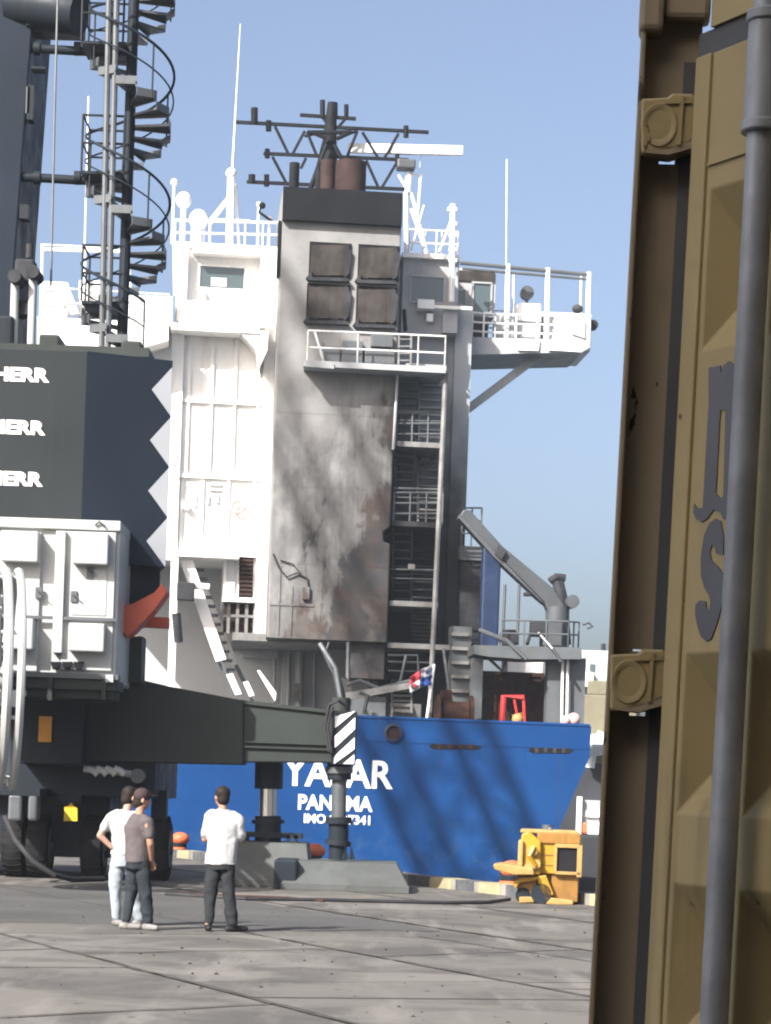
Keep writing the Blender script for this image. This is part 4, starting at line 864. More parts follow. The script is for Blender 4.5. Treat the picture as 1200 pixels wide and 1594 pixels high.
# tower, arm and machinery deck on top
tp = MB(); b0_, b1_ = kat(12, 545, 3.0), kat(52, 0, 3.0); sl = (b1_.x-b0_.x)/(b1_.z-b0_.z)
zb2, zt2 = 4.5, 22.0; f_ = lambda z: b0_.x + sl*(z-b0_.z)
tp.hexa([(f_(zb2)-2.6, 3.0, zb2), (f_(zb2), 3.0, zb2), (f_(zb2), 5.4, zb2), (f_(zb2)-2.6, 5.4, zb2)], [(f_(zt2)-1.9, 3.1, zt2), (f_(zt2), 3.1, zt2), (f_(zt2), 5.2, zt2), (f_(zt2)-1.9, 5.2, zt2)])
tw2 = tp.build('tower', M['ktower'], kr, bevel=.03)
m = MB(); m.tube([kat(20, 8, 3.3), kat(124, 22, 2.9)], .40, 18); m.build('hoist_drum', M['kdark'], tw2, smooth=True)
pbox(MB(), K, 40, -30, 126, 42, 3.0, 3.8, 3.0).build('drum_cradle', M['kdark'], tw2, bevel=.04)
m = MB(); m.tube([kat(91, -40, 2.2), kat(86, 130, 2.2), kat(79, 445, 2.2)], .022, 6); m.build('hoist_rope', M['kmid'], tw2)
for x0, y0, x1, y1 in ((42, 132, 52, 186), (30, 318, 44, 340), (48, 103, 70, 107), (40, 135, 46, 176)): pbox(MB(), K, x0, y0, x1, y1, 3.0, 3.3, 3.0).build('tower_bracket', M['kdark'] if x0 != 40 else M['kmid'], tw2)
for y in (75, 276):
    m = MB(); m.tube([kat(26, y-1, 3.2), kat(150, y+6, 3.2)], .085, 10)
    for x in (58, 121): m.tube([kat(x-5, y+1, 3.2), kat(x+5, y+1, 3.2)], .13, 10)
    m.build('stair_tie', M['kdark'], tw2, smooth=True)
md = pbox(MB(), K, -150, 535, 232, 549, 1.2, 3.3, 1.2).build('machinery_deck', M['kgrey'], kr)
for x, y0 in ((24, 425), (52, 418)):
    m = MB(); m.tube([kat(x, y0, 1.5), kat(x-4, 548, 1.5)], .075, 10); o = m.build('luffing_rod', M['kwhite'], md, smooth=True)
    m = MB(); m.tube([kat(x-2, y0+4, 1.2), kat(x-2, y0+4, 1.2) + Vector((0,.6,0))], .12, 12); m.build('rod_pin', M['soot_black'], o, smooth=True)
pbox(MB(), K, 22, 402, 53, 438, 1.6, 2.0, 1.6).build('rod_head', M['soot_black'], md, bevel=.05)
m = MB(); m.tube([kat(46, 380, 1.8), kat(45, 402, 1.8)], .06, 8); m.build('warning_lamp', M['soot_black'], md)
pbox(MB(), K, -40, 490, 20, 545, 1.3, 2.5, 1.3).build('winch_housing', M['kdark'], md, bevel=.05); pbox(MB(), K, 60, 520, 92, 548, 1.5, 2.5, 1.5).build('deck_box', M['kgrey'], md, bevel=.04)
pbox(MB(), K, 188, 530, 220, 549, 1.5, 2.5, 1.5).build('deck_box', M['kgrey'], md, bevel=.04)
m = MB(); m.tube([kat(36, 478, 1.6), kat(36, 486, 1.9)], .14, 10); m.build('rope_guide', M['soot_black'], md, smooth=True)
# spiral stair round its column
VS = 2.4; top, bot = kat(210, -60, VS), kat(190, 548, VS)
cx_ = (top.x + bot.x)/2; cy_ = VS; px_m = 3625/ (40+VS)
sp = MB().tube([(cx_, cy_, bot.z-.1), (cx_, cy_, top.z+.6)], .10, 12).build('spiral_stair_column', M['kdark'], kr, smooth=True)
zref = kat(206, 195, VS).z; pit = (kat(205, 195, VS).z - kat(203, 393, VS).z); nst = 12; rise = pit/nst
def ang(z): return -(z - zref)/pit*2*math.pi               # 0 = pointing to the right
RO = .76
k = 0; z = zref + 1.25*pit
while z > bot.z:
    q = ang(z); d0 = Vector((math.cos(q-.26), math.sin(q-.26), 0)); d1 = Vector((math.cos(q+.26), math.sin(q+.26), 0)); c_ = Vector((cx_, cy_, z))
    m = MB(); m.prism([c_ + d0*.09, c_ + d0*RO, c_ + d1*RO, c_ + d1*.09], (0, 0, -.045))
    m.prism([c_ + d0*(RO-.02) , c_ + d0*RO, c_ + d1*RO, c_ + d1*(RO-.02)], (0, 0, .10))
    m.prism([c_ + d1*.1, c_ + d1*RO, c_ + d1*RO - (d1-d0)*.06, c_ + d1*.1 - (d1-d0)*.02], (0, 0, -.09))
    m.build('tread', M['kmid'] , sp)
    z -= rise; k += 1
m = MB(); pts = []; z = zref + 1.4*pit
while z > bot.z - .2:
    q = ang(z - 0.0); pts.append(Vector((cx_ + (RO+.02)*math.cos(q), cy_ + (RO+.02)*math.sin(q), z + .95))); z -= rise/3
m.tube(pts, .026, 6); m.build('hand_rail', M['kdark'], sp, smooth=True)
m = MB(); m.tube([p - Vector((0,0,.45)) for p in pts], .016, 6); m.build('mid_rail', M['kdark'], sp, smooth=True)
for p in pts[::9]: MB().tube([p, p - Vector((0,0,.97))], .018, 6).build('rail_post', M['kdark'], sp)
for y in (78, 278, 478):
    c_ = kat(168, y, VS); pf = MB().box((kat(132, y, VS).x, VS-.5, c_.z-.05), (cx_-.05, VS+.45, c_.z)).build('landing', M['kdark'], sp)
    m = MB(); a = (kat(132, y, VS).x); P = [Vector((cx_-.1, VS+.45, c_.z)), Vector((a, VS+.45, c_.z)), Vector((a, VS-.5, c_.z)), Vector((a+.75, VS-.5, c_.z))]
    for h in (.5, 1.0): m.tube([p + Vector((0,0,h)) for p in P], .022, 6)
    for p in P[1:]: m.tube([p, p + Vector((0,0,1.0))], .022, 6)
    m.build('landing_rail', M['kdark'], sp)
for x0, x1 in ((170, 158), (182, 168)):
    MB().tube([kat(x0, -20, VS-.62), kat(x1, 548, VS-.62)], .055, 8).build('cable_conduit', M['kmid'], sp, smooth=True)
# trailing supply cable
m = MB(); m.tube([kat(8, 1272, BV-1.0), kat(24, 1308, BV-1.4), kat(50, 1340, BV-1.6), kat(84, 1362, BV-1.5), Vector((kat(110,1372,BV-1.2).x, BV-1.0, .05)), Vector((kat(150,1376,BV-1.2).x, BV-.2, .045))], .05, 8)
m.build('supply_cable', M['hose'], kr, smooth=True)

# ================================================================== unseen second crane, added so its boom throws shadow streaks on the ship
def shp(x, y): return S.o + S.rot @ S.at(x, y, VF)
PA, PB = shp(400, 415), shp(1000, 1810)
q0 = PB + SUNV*52; q1 = PA + SUNV*76
K2 = Frame(600, 1300, 50, 0)
k2 = thing('lattice_boom_crane', 'second harbour crane with raised lattice boom down the quay', 'crane', K2)
def lw(p): return K2.loc(p)
ax = (q1-q0).normalized(); s1_ = ax.cross(SUNV).normalized(); s2_ = ax.cross(s1_).normalized(); s1 = s1_*.92 + s2_*.39; s2 = s2_*.92 - s1_*.39; bm_ = MB()
N_ = 17; L0 = (q1-q0).length
def corner(i, f_): 
    w_ = 1.35*min(1, .35 + f_*8, .35 + (1-f_)*8); return lw(q0 + ax*L0*f_ + s1*w_*(1 if i in (0,1) else -1) + s2*w_*(1 if i in (0,3) else -1))
for i in range(4): bm_.tube([corner(i, k/N_) for k in range(N_+1)], .20, 8)
for i in range(4):
    for k in range(N_): bm_.tube([corner(i, k/N_), corner((i+1)%4, (k+1)/N_)], .08, 6)
bm_.build('lattice_boom', M['kgrey'], k2)
lq = lw(q0); tb = MB(); tb.hexa([(lq.x-1.6, lq.y-1.6, 3), (lq.x+1.6, lq.y-1.6, 3), (lq.x+1.6, lq.y+1.6, 3), (lq.x-1.6, lq.y+1.6, 3)], [(lq.x-1, lq.y-1, lq.z+.3), (lq.x+1, lq.y-1, lq.z+.3), (lq.x+1, lq.y+1, lq.z+.3), (lq.x-1, lq.y+1, lq.z+.3)]); tb.build('tower', M['kdark'], k2)
MB().box((lq.x-7, lq.y-3, 1.2), (lq.x+7, lq.y+3, 3.4)).build('chassis', M['kdark'], k2)
for a in (-6, -3, 0, 3, 6):
    for b in (-2.7, 2.7): MB().tube([(lq.x+a, lq.y+b-.2, .62), (lq.x+a, lq.y+b+.2, .62)], .62, 20).build('tyre', M['rubber'], k2, smooth=True)

# ================================================================== bollards on the quay edge
def bollard(px, py, depth, lab, yaw):
    F = Frame(px, py, depth, yaw); r_ = thing('mooring_bollard', lab, 'bollard', F, group='orange mooring bollards on the quay edge'); k = 18
    def rg(c, r1, z, sx=0): return [Vector((r1*math.cos(2*math.pi*i/k)*(1+sx) + c, r1*math.sin(2*math.pi*i/k), z)) for i in range(k)]
    m = MB(); m.loft([rg(0,.20,-.02), rg(0,.20,.04), rg(0,.15,.07), rg(0,.13,.16)]); m.build('post', M['bollard_o'], r_, smooth=True)
    m = MB(); m.ball((.03, 0, .26), .23, 16, 10, .72); m.build('head', M['bollard_o'], r_, smooth=True)
    m = MB(); m.tube([Vector((.17*math.cos(a*.5), .17*math.sin(a*.5), .05+.004*a)) for a in range(32)], .03, 6); m.build('rope_turn', M['kdark'], r_, smooth=True)
# positions on the kerb line
def on_edge(px, b=-.75):
    lo, hi = -80, 20
    for _ in range(60):
        mid = (lo+hi)/2; p = gq(mid, b); c_, sn = math.cos(ROLL), math.sin(ROLL); u_ = FPX*p.x/p.y; v_ = FPX*(p.z-HCAM)/p.y
        if PX0 + c_*u_ + sn*v_ < px: lo = mid
        else: hi = mid
    return gq(lo, b)
for px, lab in ((279, 'orange mooring bollard beyond the crane wheels'), (489, 'orange mooring bollard half hidden behind the front outrigger pad'), (797, 'orange mooring bollard behind the yellow machine')):
    p = on_edge(px, .0 if px != 279 else -.1); F_ = (px, 0)
    b_ = bollard(px, 1300, p.y, lab, R(random.uniform(-40, 40)))
for o in [o for o in bpy.data.objects if o.name.startswith('mooring_bollard')]:
    o.location.z = .19
    MB().box((-.22, -.22, -.3), (.22, .22, .0)).build('plinth', M['kerb_k'], o)

# ================================================================== yellow machine on the quay
Y = Frame(850, 1405, 38.4, R(-4)); yat = Y.at
ym = thing('hydraulic_power_unit', 'worn yellow hydraulic unit with a square dark opening by the kerb', 'machine', Y)
def yb_(x0, y0, x1, y1, v0, v1, name, mt, par=ym, bev=.02): return pbox(MB(), Y, x0, y0, x1, y1, v0, v1, v0).build(name, M[mt], par, bevel=bev)
cab = yb_(838, 1312, 906, 1361, 0, 1.0, 'housing', 'yellow')
for y_ in (1330, 1346): yb_(842, y_, 862, y_+1.5, -.012, .01, 'panel_seam', 'ybrown', cab, 0)
yb_(866, 1320, 898, 1357, -.015, .02, 'opening', 'dark_in', cab, 0)
for q in ((864, 1314, 902, 1320), (864, 1357, 904, 1362), (898, 1316, 906, 1366), (862, 1316, 867, 1360)): yb_(*q, -.06, .04, 'opening_rim', 'ycream', cab, .008)
yb_(836, 1296, 904, 1314, -.04, 1.05, 'roof', 'ybrown', cab)
m = MB(); ppoly(m, Y, [(806, 1360), (812, 1298), (824, 1294), (842, 1310), (842, 1362)], -.12, .9); m.build('side_guard', M['yellow'], ym, bevel=.03)
yb_(806, 1308, 814, 1360, -.2, .8, 'edge_frame', 'ycream')
for x, y, r_ in ((828, 1325, .09), (834, 1345, .08), (822, 1350, .07)):
    m = MB(); p = yat(x, y, -.2); m.tube([p, p + Vector((0,.2,0))], r_, 10); m.build('hydraulic_coupling', M['ycream'], ym, smooth=True)
m = MB(); ptube(m, Y, [(832, 1318, -.2), (824, 1332, -.25), (834, 1348, -.2)], .04, 6); m.build('hydraulic_hose', M['yellow'], ym, smooth=True)
yb_(853, 1288, 860, 1297, .3, .5, 'exhaust_cap', 'kmid')
MB().tube([yat(852, 1296, .4), yat(852, 1284, .4)], .09, 10).build('filler_neck', M['kmid'], ym, smooth=True)
yb_(810, 1292, 900, 1298, .0, 1.0, 'roof_edge', 'ycream')
m = MB(); ppoly(m, Y, [(767, 1346), (780, 1344), (830, 1352), (832, 1362), (800, 1362), (770, 1354)], -.3, .6); m.build('tow_plate', M['ycream'], ym, bevel=.02)
yb_(858, 1360, 900, 1404, .05, .95, 'base_housing', 'ybrown')
m = MB(); ppoly(m, Y, [(800, 1368), (838, 1366), (832, 1395), (810, 1396)], .0, .8); m.build('track_frame', M['ybrown'], ym, bevel=.03)
for pts, mt in (([(836, 1364), (850, 1362), (862, 1392), (850, 1402), (840, 1386)], 'yellow'), ([(798, 1374), (810, 1366), (838, 1364), (838, 1370), (810, 1374), (802, 1384)], 'yellow'), ([(808, 1396), (832, 1396), (832, 1405), (808, 1406)], 'ycream'), ([(848, 1396), (892, 1402), (892, 1409), (850, 1408)], 'ycream')):
    m = MB(); ppoly(m, Y, pts, -.1, .15); m.build('linkage', M[mt], ym, bevel=.02)
yb_(806, 1358, 862, 1400, .12, .8, 'lower_body', 'ybrown')
m = MB(); p = Vector((yat(842, 1398, .1).x, -.1, .17)); m.tube([p, p + Vector((0,.9,0))], .17, 14); p = Vector((yat(814, 1398, .1).x, 0, .13)); m.tube([p, p + Vector((0,.9,0))], .13, 14); m.build('roller', M['kdark'], ym, smooth=True)
MB().box((yat(806,1400,0).x, .2, .0), (yat(896,1400,0).x, .9, .12)).build('skid', M['ybrown'], ym)
# hoses lying on the quay
m = MB(); m.tube([(-3.4, 36.6, .03), (-2.1, 35.9, .03), (-1.0, 36.4, .03), (.2, 36.7, .03), (1.0, 36.9, .03), (1.7, 37.6, .03), (2.1, 38.3, .06)], .032, 8)
m.build('ground_hose', M['hose'], frame=Frame(600,1300,.01,0), smooth=True, label='black hose lying along the quay to the yellow machine', cat='hose')
m = MB(); m.tube([(-3.2, 37.2, .02), (-2.4, 36.9, .02), (-1.5, 37.0, .02), (-.9, 36.2, .02)], .02, 8)
m.build('ground_hose', M['rust'], frame=Frame(600,1300,.01,0), smooth=True, label='thin reddish hose beside the front outrigger pad', cat='hose')

# ================================================================== vessel moored farther out, to the right
E = Frame(900, 1300, 118, R(-8)); eat = E.at
ev = thing('moored_vessel', 'dark hulled vessel with grey superstructure moored beyond the cargo ship', 'ship', E)
m = MB(); ppoly(m, E, [(850, 1185), (1010, 1192), (1010, 1400), (868, 1400)], 0, 40); m.build('hull', M['dhull'], ev)
eh = pbox(MB(), E, 868, 1012, 960, 1190, 3, 14, 3).build('superstructure', M['grey_white'], ev)
for x, y in ((905, 1040), (922, 1040), (905, 1085), (922, 1085)): pbox(MB(), E, x-4, y-6, x+4, y+6, 2.95, 3.05, 3).build('window', M['glass'], eh)
pbox(MB(), E, 866, 1062, 932, 1068, 2.2, 4, 2.2).build('deck_edge', M['white'], eh); pbox(MB(), E, 894, 1046, 924, 1062, 2.4, 3.4, 2.4).build('life_raft', M['white'], eh, bevel=.1)
MB().tube([eat(938, 1075, 5), eat(939, 1002, 5)], .22, 8, r2=.12).build('exhaust_stack', M['soot_black'], ev, smooth=True)
pbox(MB(), E, 914, 1060, 990, 1082, .4, 6, .4).build('deck_cabin', M['olive'], ev, bevel=.05); pbox(MB(), E, 902, 1082, 990, 1190, .1, 6, .1).build('deck_casing', M['olive'], ev, bevel=.05)
lbt = MB(); c_ = eat(925, 1160, -1.2); lbt.ball(c_, 1.0, 16, 10, .55, 2.4); lbt = lbt.build('lifeboat', M['white'], ev, smooth=True)
m = MB(); ptube(m, E, [(918, 1195, -.6), (922, 1170, -.6), (938, 1140, -.6)], .25, 6); m.build('davit', M['white'], lbt)
gb = MB(); pbox(gb, E, 900, 1246, 960, 1300, -1.0, .2, -1.0); gb = gb.build('pilot_boarding_stage', M['grey_white'], ev)
pbox(MB(), E, 897, 1240, 905, 1305, -1.4, -1.0, -1.4).build('stage_post', M['white'], gb); pbox(MB(), E, 902, 1280, 916, 1298, -1.3, -1.0, -1.3).build('fender', M['bollard_o'], gb, bevel=.1)
pbox(MB(), E, 912, 1262, 940, 1272, -1.2, -1.0, -1.2).build('stage_rail', M['white'], gb)
pbox(MB(), E, 914, 1280, 940, 1300, -1.4, -1.0, -1.4).build('stage_locker', M['white'], gb, bevel=.1)
DB = Frame(915, 1392, 40.2, 0)
m = MB(); pbox(m, DB, 902, 1302, 990, 1392, 0, 1.6); m.build('rubber_fender_block', M['dhull'], frame=DB, bevel=.03, label='black block standing on the kerb behind the yellow machine', cat='block')

# ================================================================== the near container
CY = NT('container_tan_paint'); t = CY
c = t.mix(t.ramp(t.noise(3, 6), .3, .7), (.31,.255,.125), (.385,.32,.165))
c = t.mix(t.math('MULTIPLY', t.ramp(t.noise(9, 8, dist=.4), .55, .75), .35), c, (.19,.145,.075))
c = t.mix(t.math('MULTIPLY', t.ramp(t.noise(1.0, 6, t.coord((22,22,1.6)), .6), .55, .72), .45), c, (.15,.12,.075))
c = t.mix(t.ramp(t.noise(42, 5, t.coord((1,1,.6)), .6), .68, .71), c, (.10,.05,.028))
c = t.mix(t.ramp(t.noise(1.0, 3, t.coord((60,60,5)), .5), .70, .74, 0, .5), c, (.48,.42,.28))
M['cont'] = t.done(c, .5, bump=t.noise(30, 4), bd=.002, bs=.3)
t = NT('post_brown_paint'); c = t.mix(t.ramp(t.noise(4, 6, t.coord((1,1,.3))), .3, .7), (.25,.205,.138), (.34,.285,.195))
c = t.mix(t.ramp(t.noise(34, 5, t.coord((1,1,.4)), .65), .66, .69), c, (.035,.027,.022))
c = t.mix(t.math('MULTIPLY', t.ramp(t.noise(5, 7, t.coord((2,2,.6)), .65), .5, .7), .5), c, (.13,.11,.085))
M['post'] = t.done(c, .6, bump=t.noise(40, 4), bd=.002, bs=.3)
M['gasket'] = paint('door_gasket_grey', (.085,.095,.105), .6, .12, 3); M['rod'] = paint('lock_rod_grey', (.27,.295,.325), .45, .18, 14, .5, (.09,.10,.11), metal=.2, bump=.002)
M['cletter'] = paint('container_letter_grey', (.105,.115,.135), .6, .08, 4)
T = Frame(985, 500, 2.50, R(-60), R(1.05)); tat = T.at
ct = thing('shipping_container', 'tan shipping container with hinged door and grey lock rod', 'container', T)
uu = lambda x, y, v=0: tat(x, y, v).x
zz = lambda x, y, v=0: tat(x, y, v).z
T0 = Frame(985, 500, 2.50, R(-6), R(1.05)); pin_ = T0.mat.inverted() ; to_ct = T.mat.inverted() @ T0.mat
def post_part(o): o.matrix_local = to_ct; return o                       # laid out in the post's own frame
pu = lambda x, y, v=0: T0.at(x, y, v).x
pz = lambda x, y, v=0: T0.at(x, y, v).z
ud = uu(1048, 800, .0); ug = ud - .012; uo = ud - .02
ZT, ZB = zz(1050, -60), .15
p0, p1_, p2_ = pu(958, 800), pu(967, 800), pu(1048, 800)
post_part(MB().box((p0, -.006, ZB), (p1_, .06, ZT)).build('post_flange', M['post'], ct, bevel=.002))
hz_ = [(147, 238), (1013, 1106)]
holes = sorted([(pz(1030, 249), pz(1030, 239)), (pz(985, 1113), pz(985, 1106)), (pz(985, 1012), pz(985, 1008))])
zc = ZB
for h0, h1 in holes + [(ZT, ZT)]:
    post_part(MB().box((p1_-.001, .016, zc), (p2_+.004, .026, h0)).build('post_web', M['post'], ct)); zc = h1
for h0, h1 in holes:
    post_part(MB().box((p1_-.001, .016, h0), (p1_+.020, .026, h1)).build('post_web', M['post'], ct)); post_part(MB().box((p1_+.037, .016, h0), (p2_+.004, .026, h1)).build('post_web', M['post'], ct))
post_part(MB().box((p2_-.014, .009, ZB), (p2_+.004, .03, zz(1060, 95))).build('gasket_strip', M['gasket'], ct))
post_part(MB().box((p0-.003, -.012, pz(1018, 52)), (pu(1034, 20), .03, ZT)).build('lashing_lug', M['post'], ct, bevel=.006))
post_part(MB().box((pu(1034, 20), -.004, pz(1060, 30)), (pu(1106, 20), .03, ZT)).build('corner_casting', M['post'], ct, bevel=.006))
# header and top gasket
MB().box((ud-.004, .004, zz(1062, 100)), (2.36, .05, zz(1062, 62))).build('top_gasket', M['gasket'], ct)
MB().box((ud+.02, .0, zz(1062, 62)+.001), (2.36, .06, ZT)).build('header_beam', M['cont'], ct)
# door leaf: flat plate with pressed recesses
dt = zz(1062, 101); DU1 = 1.20; ue = uu(1082, 250)
door = MB()
cols = [(uu(1091, 560), uu(1150, 560, .0)), (uu(1171, 1000), uu(1171, 1000)+.45)]
recs = [(zz(1090, 548), zz(1090, 300)), (zz(1075, 1268), zz(1080, 1016)), (zz(1050, 1640), zz(1060, 1376)), (zz(1050, 1640)-.45, zz(1050, 1640)-.15), (.35, .7)]
recs.sort(); us = [ud, cols[0][0], cols[0][1], cols[1][0], cols[1][1], DU1]
def qd(a, b, c_, d): door.add([a, b, c_, d], [(0,1,2,3)])
zs = [ZB+.05]
for a, b in recs: zs += [a, b]
zs.append(dt)
for j in range(len(zs)-1):
    for i in range(len(us)-1):
        u0, u1, z0, z1 = us[i], us[i+1], zs[j], zs[j+1]
        if i in (1, 3) and j % 2 == 1:
            D_, iz, iu = .036, .058, .030
            o_ = [(u0,0,z0),(u1,0,z0),(u1,0,z1),(u0,0,z1)]; n_ = [(u0+iu,D_,z0+iz),(u1-iu,D_,z0+iz),(u1-iu,D_,z1-iz),(u0+iu,D_,z1-iz)]
            door.add(n_, [(0,1,2,3)])
            for e in range(4): door.add([o_[e], o_[(e+1)%4], n_[(e+1)%4], n_[e]], [(0,1,2,3)])
        else: qd((u0,0,z0), (u1,0,z0), (u1,0,z1), (u0,0,z1))
door = door.build('door_leaf', M['cont'], ct)
bm = bmesh.new(); bm.from_mesh(door.data); bmesh.ops.remove_doubles(bm, verts=bm.verts, dist=.0005); bmesh.ops.recalc_face_normals(bm, faces=bm.faces); bm.to_mesh(door.data); bm.free()
s3 = door.modifiers.new('plate', 'SOLIDIFY'); s3.thickness = .006; s3.offset = 1 if False else -1
b3 = door.modifiers.new('soft', 'BEVEL'); b3.width = .004; b3.segments = 2; b3.limit_method = 'ANGLE'; b3.angle_limit = R(15)
MB().box((ud+.001, -.004, ZB+.05), (cols[0][0]-.006, .03, dt)).build('door_edge_strip', M['cont'], door, bevel=.003)
MB().box((cols[0][0]-.004, -.003, zz(1095, 262)), (.9, .012, zz(1095, 258))).build('panel_seam', M['cont'], door)
MB().box((DU1+.004, 0, ZB+.05), (2.36, .03, dt)).build('second_door_leaf', M['cont'], ct)
# letters, pressed on the flat between recesses
def painted(polys):
    m = MB()
    for pl_ in polys: m.prism([tat(1040 + x/3.063, 520 + y/3.065, -.0015) for x, y in pl_], (0, .003, 0))
    return m.build('painted_letter', M['cletter'], door)
painted([[(192,160),(248,150),(250,186),(262,150),(290,128),(316,148),(316,362),(192,362)],
         [(190,361),(248,361),(244,420),(226,760),(250,786),(246,850),(215,838),(186,880),(160,897),(132,884),(118,850),(122,810),(136,830),(164,830)],
         [(272,361),(316,361),(300,870),(262,882),(246,850),(250,786),(262,770)]])
painted([[(262,960),(250,892),(225,880),(195,902),(170,962),(155,1060),(155,1150),(172,1212),(192,1242),(201,1272),(196,1312),(181,1308),(178,1275),(150,1270),(130,1290),(128,1340),(140,1400),(156,1445),(180,1465),(204,1455),(228,1390),(246,1330),(262,1240),(262,1150),(238,1112),(205,1080),(197,1040),(206,1008),(220,1012),(226,1042),(262,1052)]])
# hinges
for y0, y1 in hz_:
    xa = 998 if y0 < 500 else 950; xb = 1084 if y0 < 500 else 1038; ym_ = (y0+y1)/2
    hq = lambda a, b: T0.at(xa + (xb-xa)*a, y0 + (y1-y0)*b, -.016)
    m = MB(); m.prism([hq(a, b) for a, b in [(0,.06),(.48,.04),(.56,-.03),(.93,-.02),(1,.06),(1,.72),(.93,.80),(.55,.97),(.3,1.0),(0,1.0)]], (0, .016, 0))
    hg = post_part(m.build('hinge_blade', M['cont'], ct, bevel=.003))
    c_ = hq(.33, .52); k_ = 20
    mm = MB(); mm.loft([[c_ + Vector((r1*math.cos(2*math.pi*i/k_), d_, 1.25*r1*math.sin(2*math.pi*i/k_))) for i in range(k_)] for r1, d_ in ((.020,.002),(.0185,-.0015),(.015,-.0015),(.012,.0005))]); mm.build('hinge_boss', M['cont'], hg, smooth=True)
    c_ = hq(.72, .45); MB().prism([c_ + Vector((-.002,0,.026)), c_ + Vector((.002,0,.026)), c_ + Vector((.001,0,-.026)), c_ + Vector((-.003,0,-.026))], (0,-.0025,0)).build('weld_bead', M['cont'], hg)
    MB().prism([hq(.42,.14), hq(.9,.12), hq(.9,.155), hq(.42,.175)], (0,-.0025,0)).build('weld_bead', M['cont'], hg)
    a_, b_2 = hq(1.03, .08), hq(1.03, .78); MB().tube([a_ + Vector((0,.006,0)), b_2 + Vector((0,.006,0))], .0065, 12).build('hinge_pin', M['cont'], hg, smooth=True)
    mm = MB(); mm.prism([hq(.05,.99), hq(.9,.80), hq(.98,.74), hq(.98,.80), hq(.9,.92), hq(.5,1.03)], (0, .03, 0)); mm.build('hinge_lug', M['post'], hg)
# lock rod with guide bracket and sleeve
rv = -.030; ra_, rb_ = tat(1184, 60, rv), tat(1108, 1594, rv); ur = (ra_.x + rb_.x)/2 + .006
lr = MB().tube([(ur, rv, ZB), (ur, rv, ZT)], .0145, 20).build('lock_rod', M['rod'], ct, smooth=True)
z0, z1 = zz(1180, 196, rv), zz(1190, 38, rv)
MB().tube([(ur, rv, z0), (ur, rv, z1)], .0185, 20).build('rod_sleeve', M['rod'], lr, smooth=True)
for z_ in (z0-.003, z1+.006):
    MB().tube([(ur, rv, z_-.006), (ur, rv, z_+.006)], .021, 20).build('rod_collar', M['rod'], lr, smooth=True, bevel=.002)
MB().box((ur-.02, -.024, z0+.015), (ur+.02, .002, z1-.015)).build('rod_bracket', M['gasket'], lr, bevel=.002)
for z_ in (z0+.03, z1-.03):
    mm = MB(); mm.tube([(ur-.028, -.002, z_), (ur-.028, -.014, z_)], .006, 8); mm.build('bolt', M['gasket'], lr)
MB().box((uo+.001, .05, ZB), (2.43, 6.0, ZT)).build('container_body', M['cont'], ct)
MB().box((uo+.0, -.0, .0), (2.43, 6.0, ZB+.04)).build('bottom_frame', M['post'], ct)

# ================================================================== unseen container stack, added behind the camera to shade the near container
SH = Frame(600, 1300, .01, R(0))
for i in range(3):
    F = Frame(600, 1300, .01, R(4*i-3)); F.o = Vector((-1.5, -3.2, 2.6*i)); F.mat = Matrix.Translation(F.o) @ F.rot.to_4x4()
    r_ = thing('shipping_container', ['faded blue container at the bottom of a stack behind the viewer', 'rust red container in the middle of a stack behind the viewer', 'green container on top of a stack behind the viewer'][i], 'container', F)
    mt = paint('stack_container_paint', [(.05,.10,.2), (.2,.06,.04), (.05,.13,.08)][i], .6, .2, .8, .4)
    m = MB(); n_ = 48; pts = []
    for k in range(n_): pts += [(-6+12*k/n_, -1.2 + (0 if k % 2 else .04)), (-6+12*(k+.7)/n_, -1.2 + (0 if k % 2 else .04))]
    pts += [(6, -1.2), (6, 1.2), (-6, 1.2)]
    m.prism([(x, y, .1) for x, y in pts], (0, 0, 2.39)); m.build('side_walls', mt, r_)
    for x in (-6.03, 5.91):
        for y in (-1.22, 1.1): MB().box((x, y, 0), (x+.12, y+.12, 2.595)).build('corner_post', mt, r_)

# ================================================================== people
def lim(m, pts):                                             # chain of (point, radius): tapered capsules
    for (a, ra), (b, rb) in zip(pts[:-1], pts[1:]):
        a, b = Vector(a), Vector(b); m.tube([a, a.lerp(b, .5), b], ra, 12, r2=rb)
    for p, r_ in pts: m.ball(p, r_, 12, 8)
def ell(m, rings):                                           # lofted ellipses: (centre, rx, ry)
    k = 20; m.loft([[Vector(c_) + Vector((rx*math.cos(2*math.pi*i/k), ry*math.sin(2*math.pi*i/k), 0)) for i in range(k)] for c_, rx, ry in rings])
def soft(m, name, mat, parent, vox=.014, it=4, wrinkle=0.0):
    o = m.build(name, mat, parent, norm=True)
    r_ = o.modifiers.new('skin', 'REMESH'); r_.mode = 'VOXEL'; r_.voxel_size = vox; r_.use_smooth_shade = True
    if wrinkle:
        tx = bpy.data.textures.get('folds') or bpy.data.textures.new('folds', 'CLOUDS'); tx.noise_scale = .13; tx.noise_depth = 2
        d = o.modifiers.new('folds', 'DISPLACE'); d.texture = tx; d.strength = wrinkle*.6; d.mid_level = .5; d.texture_coords = 'LOCAL'
        t2 = bpy.data.textures.get('creases') or bpy.data.textures.new('creases', 'MARBLE'); t2.noise_scale = .30; t2.turbulence = 6; t2.marble_type = 'SHARP'
        d2 = o.modifiers.new('creases', 'DISPLACE'); d2.texture = t2; d2.strength = -wrinkle*.75; d2.mid_level = .5; d2.texture_coords = 'LOCAL'
    s_ = o.modifiers.new('smooth', 'SMOOTH'); s_.iterations = max(1, it-1) if wrinkle else it; s_.factor = .5
    return o
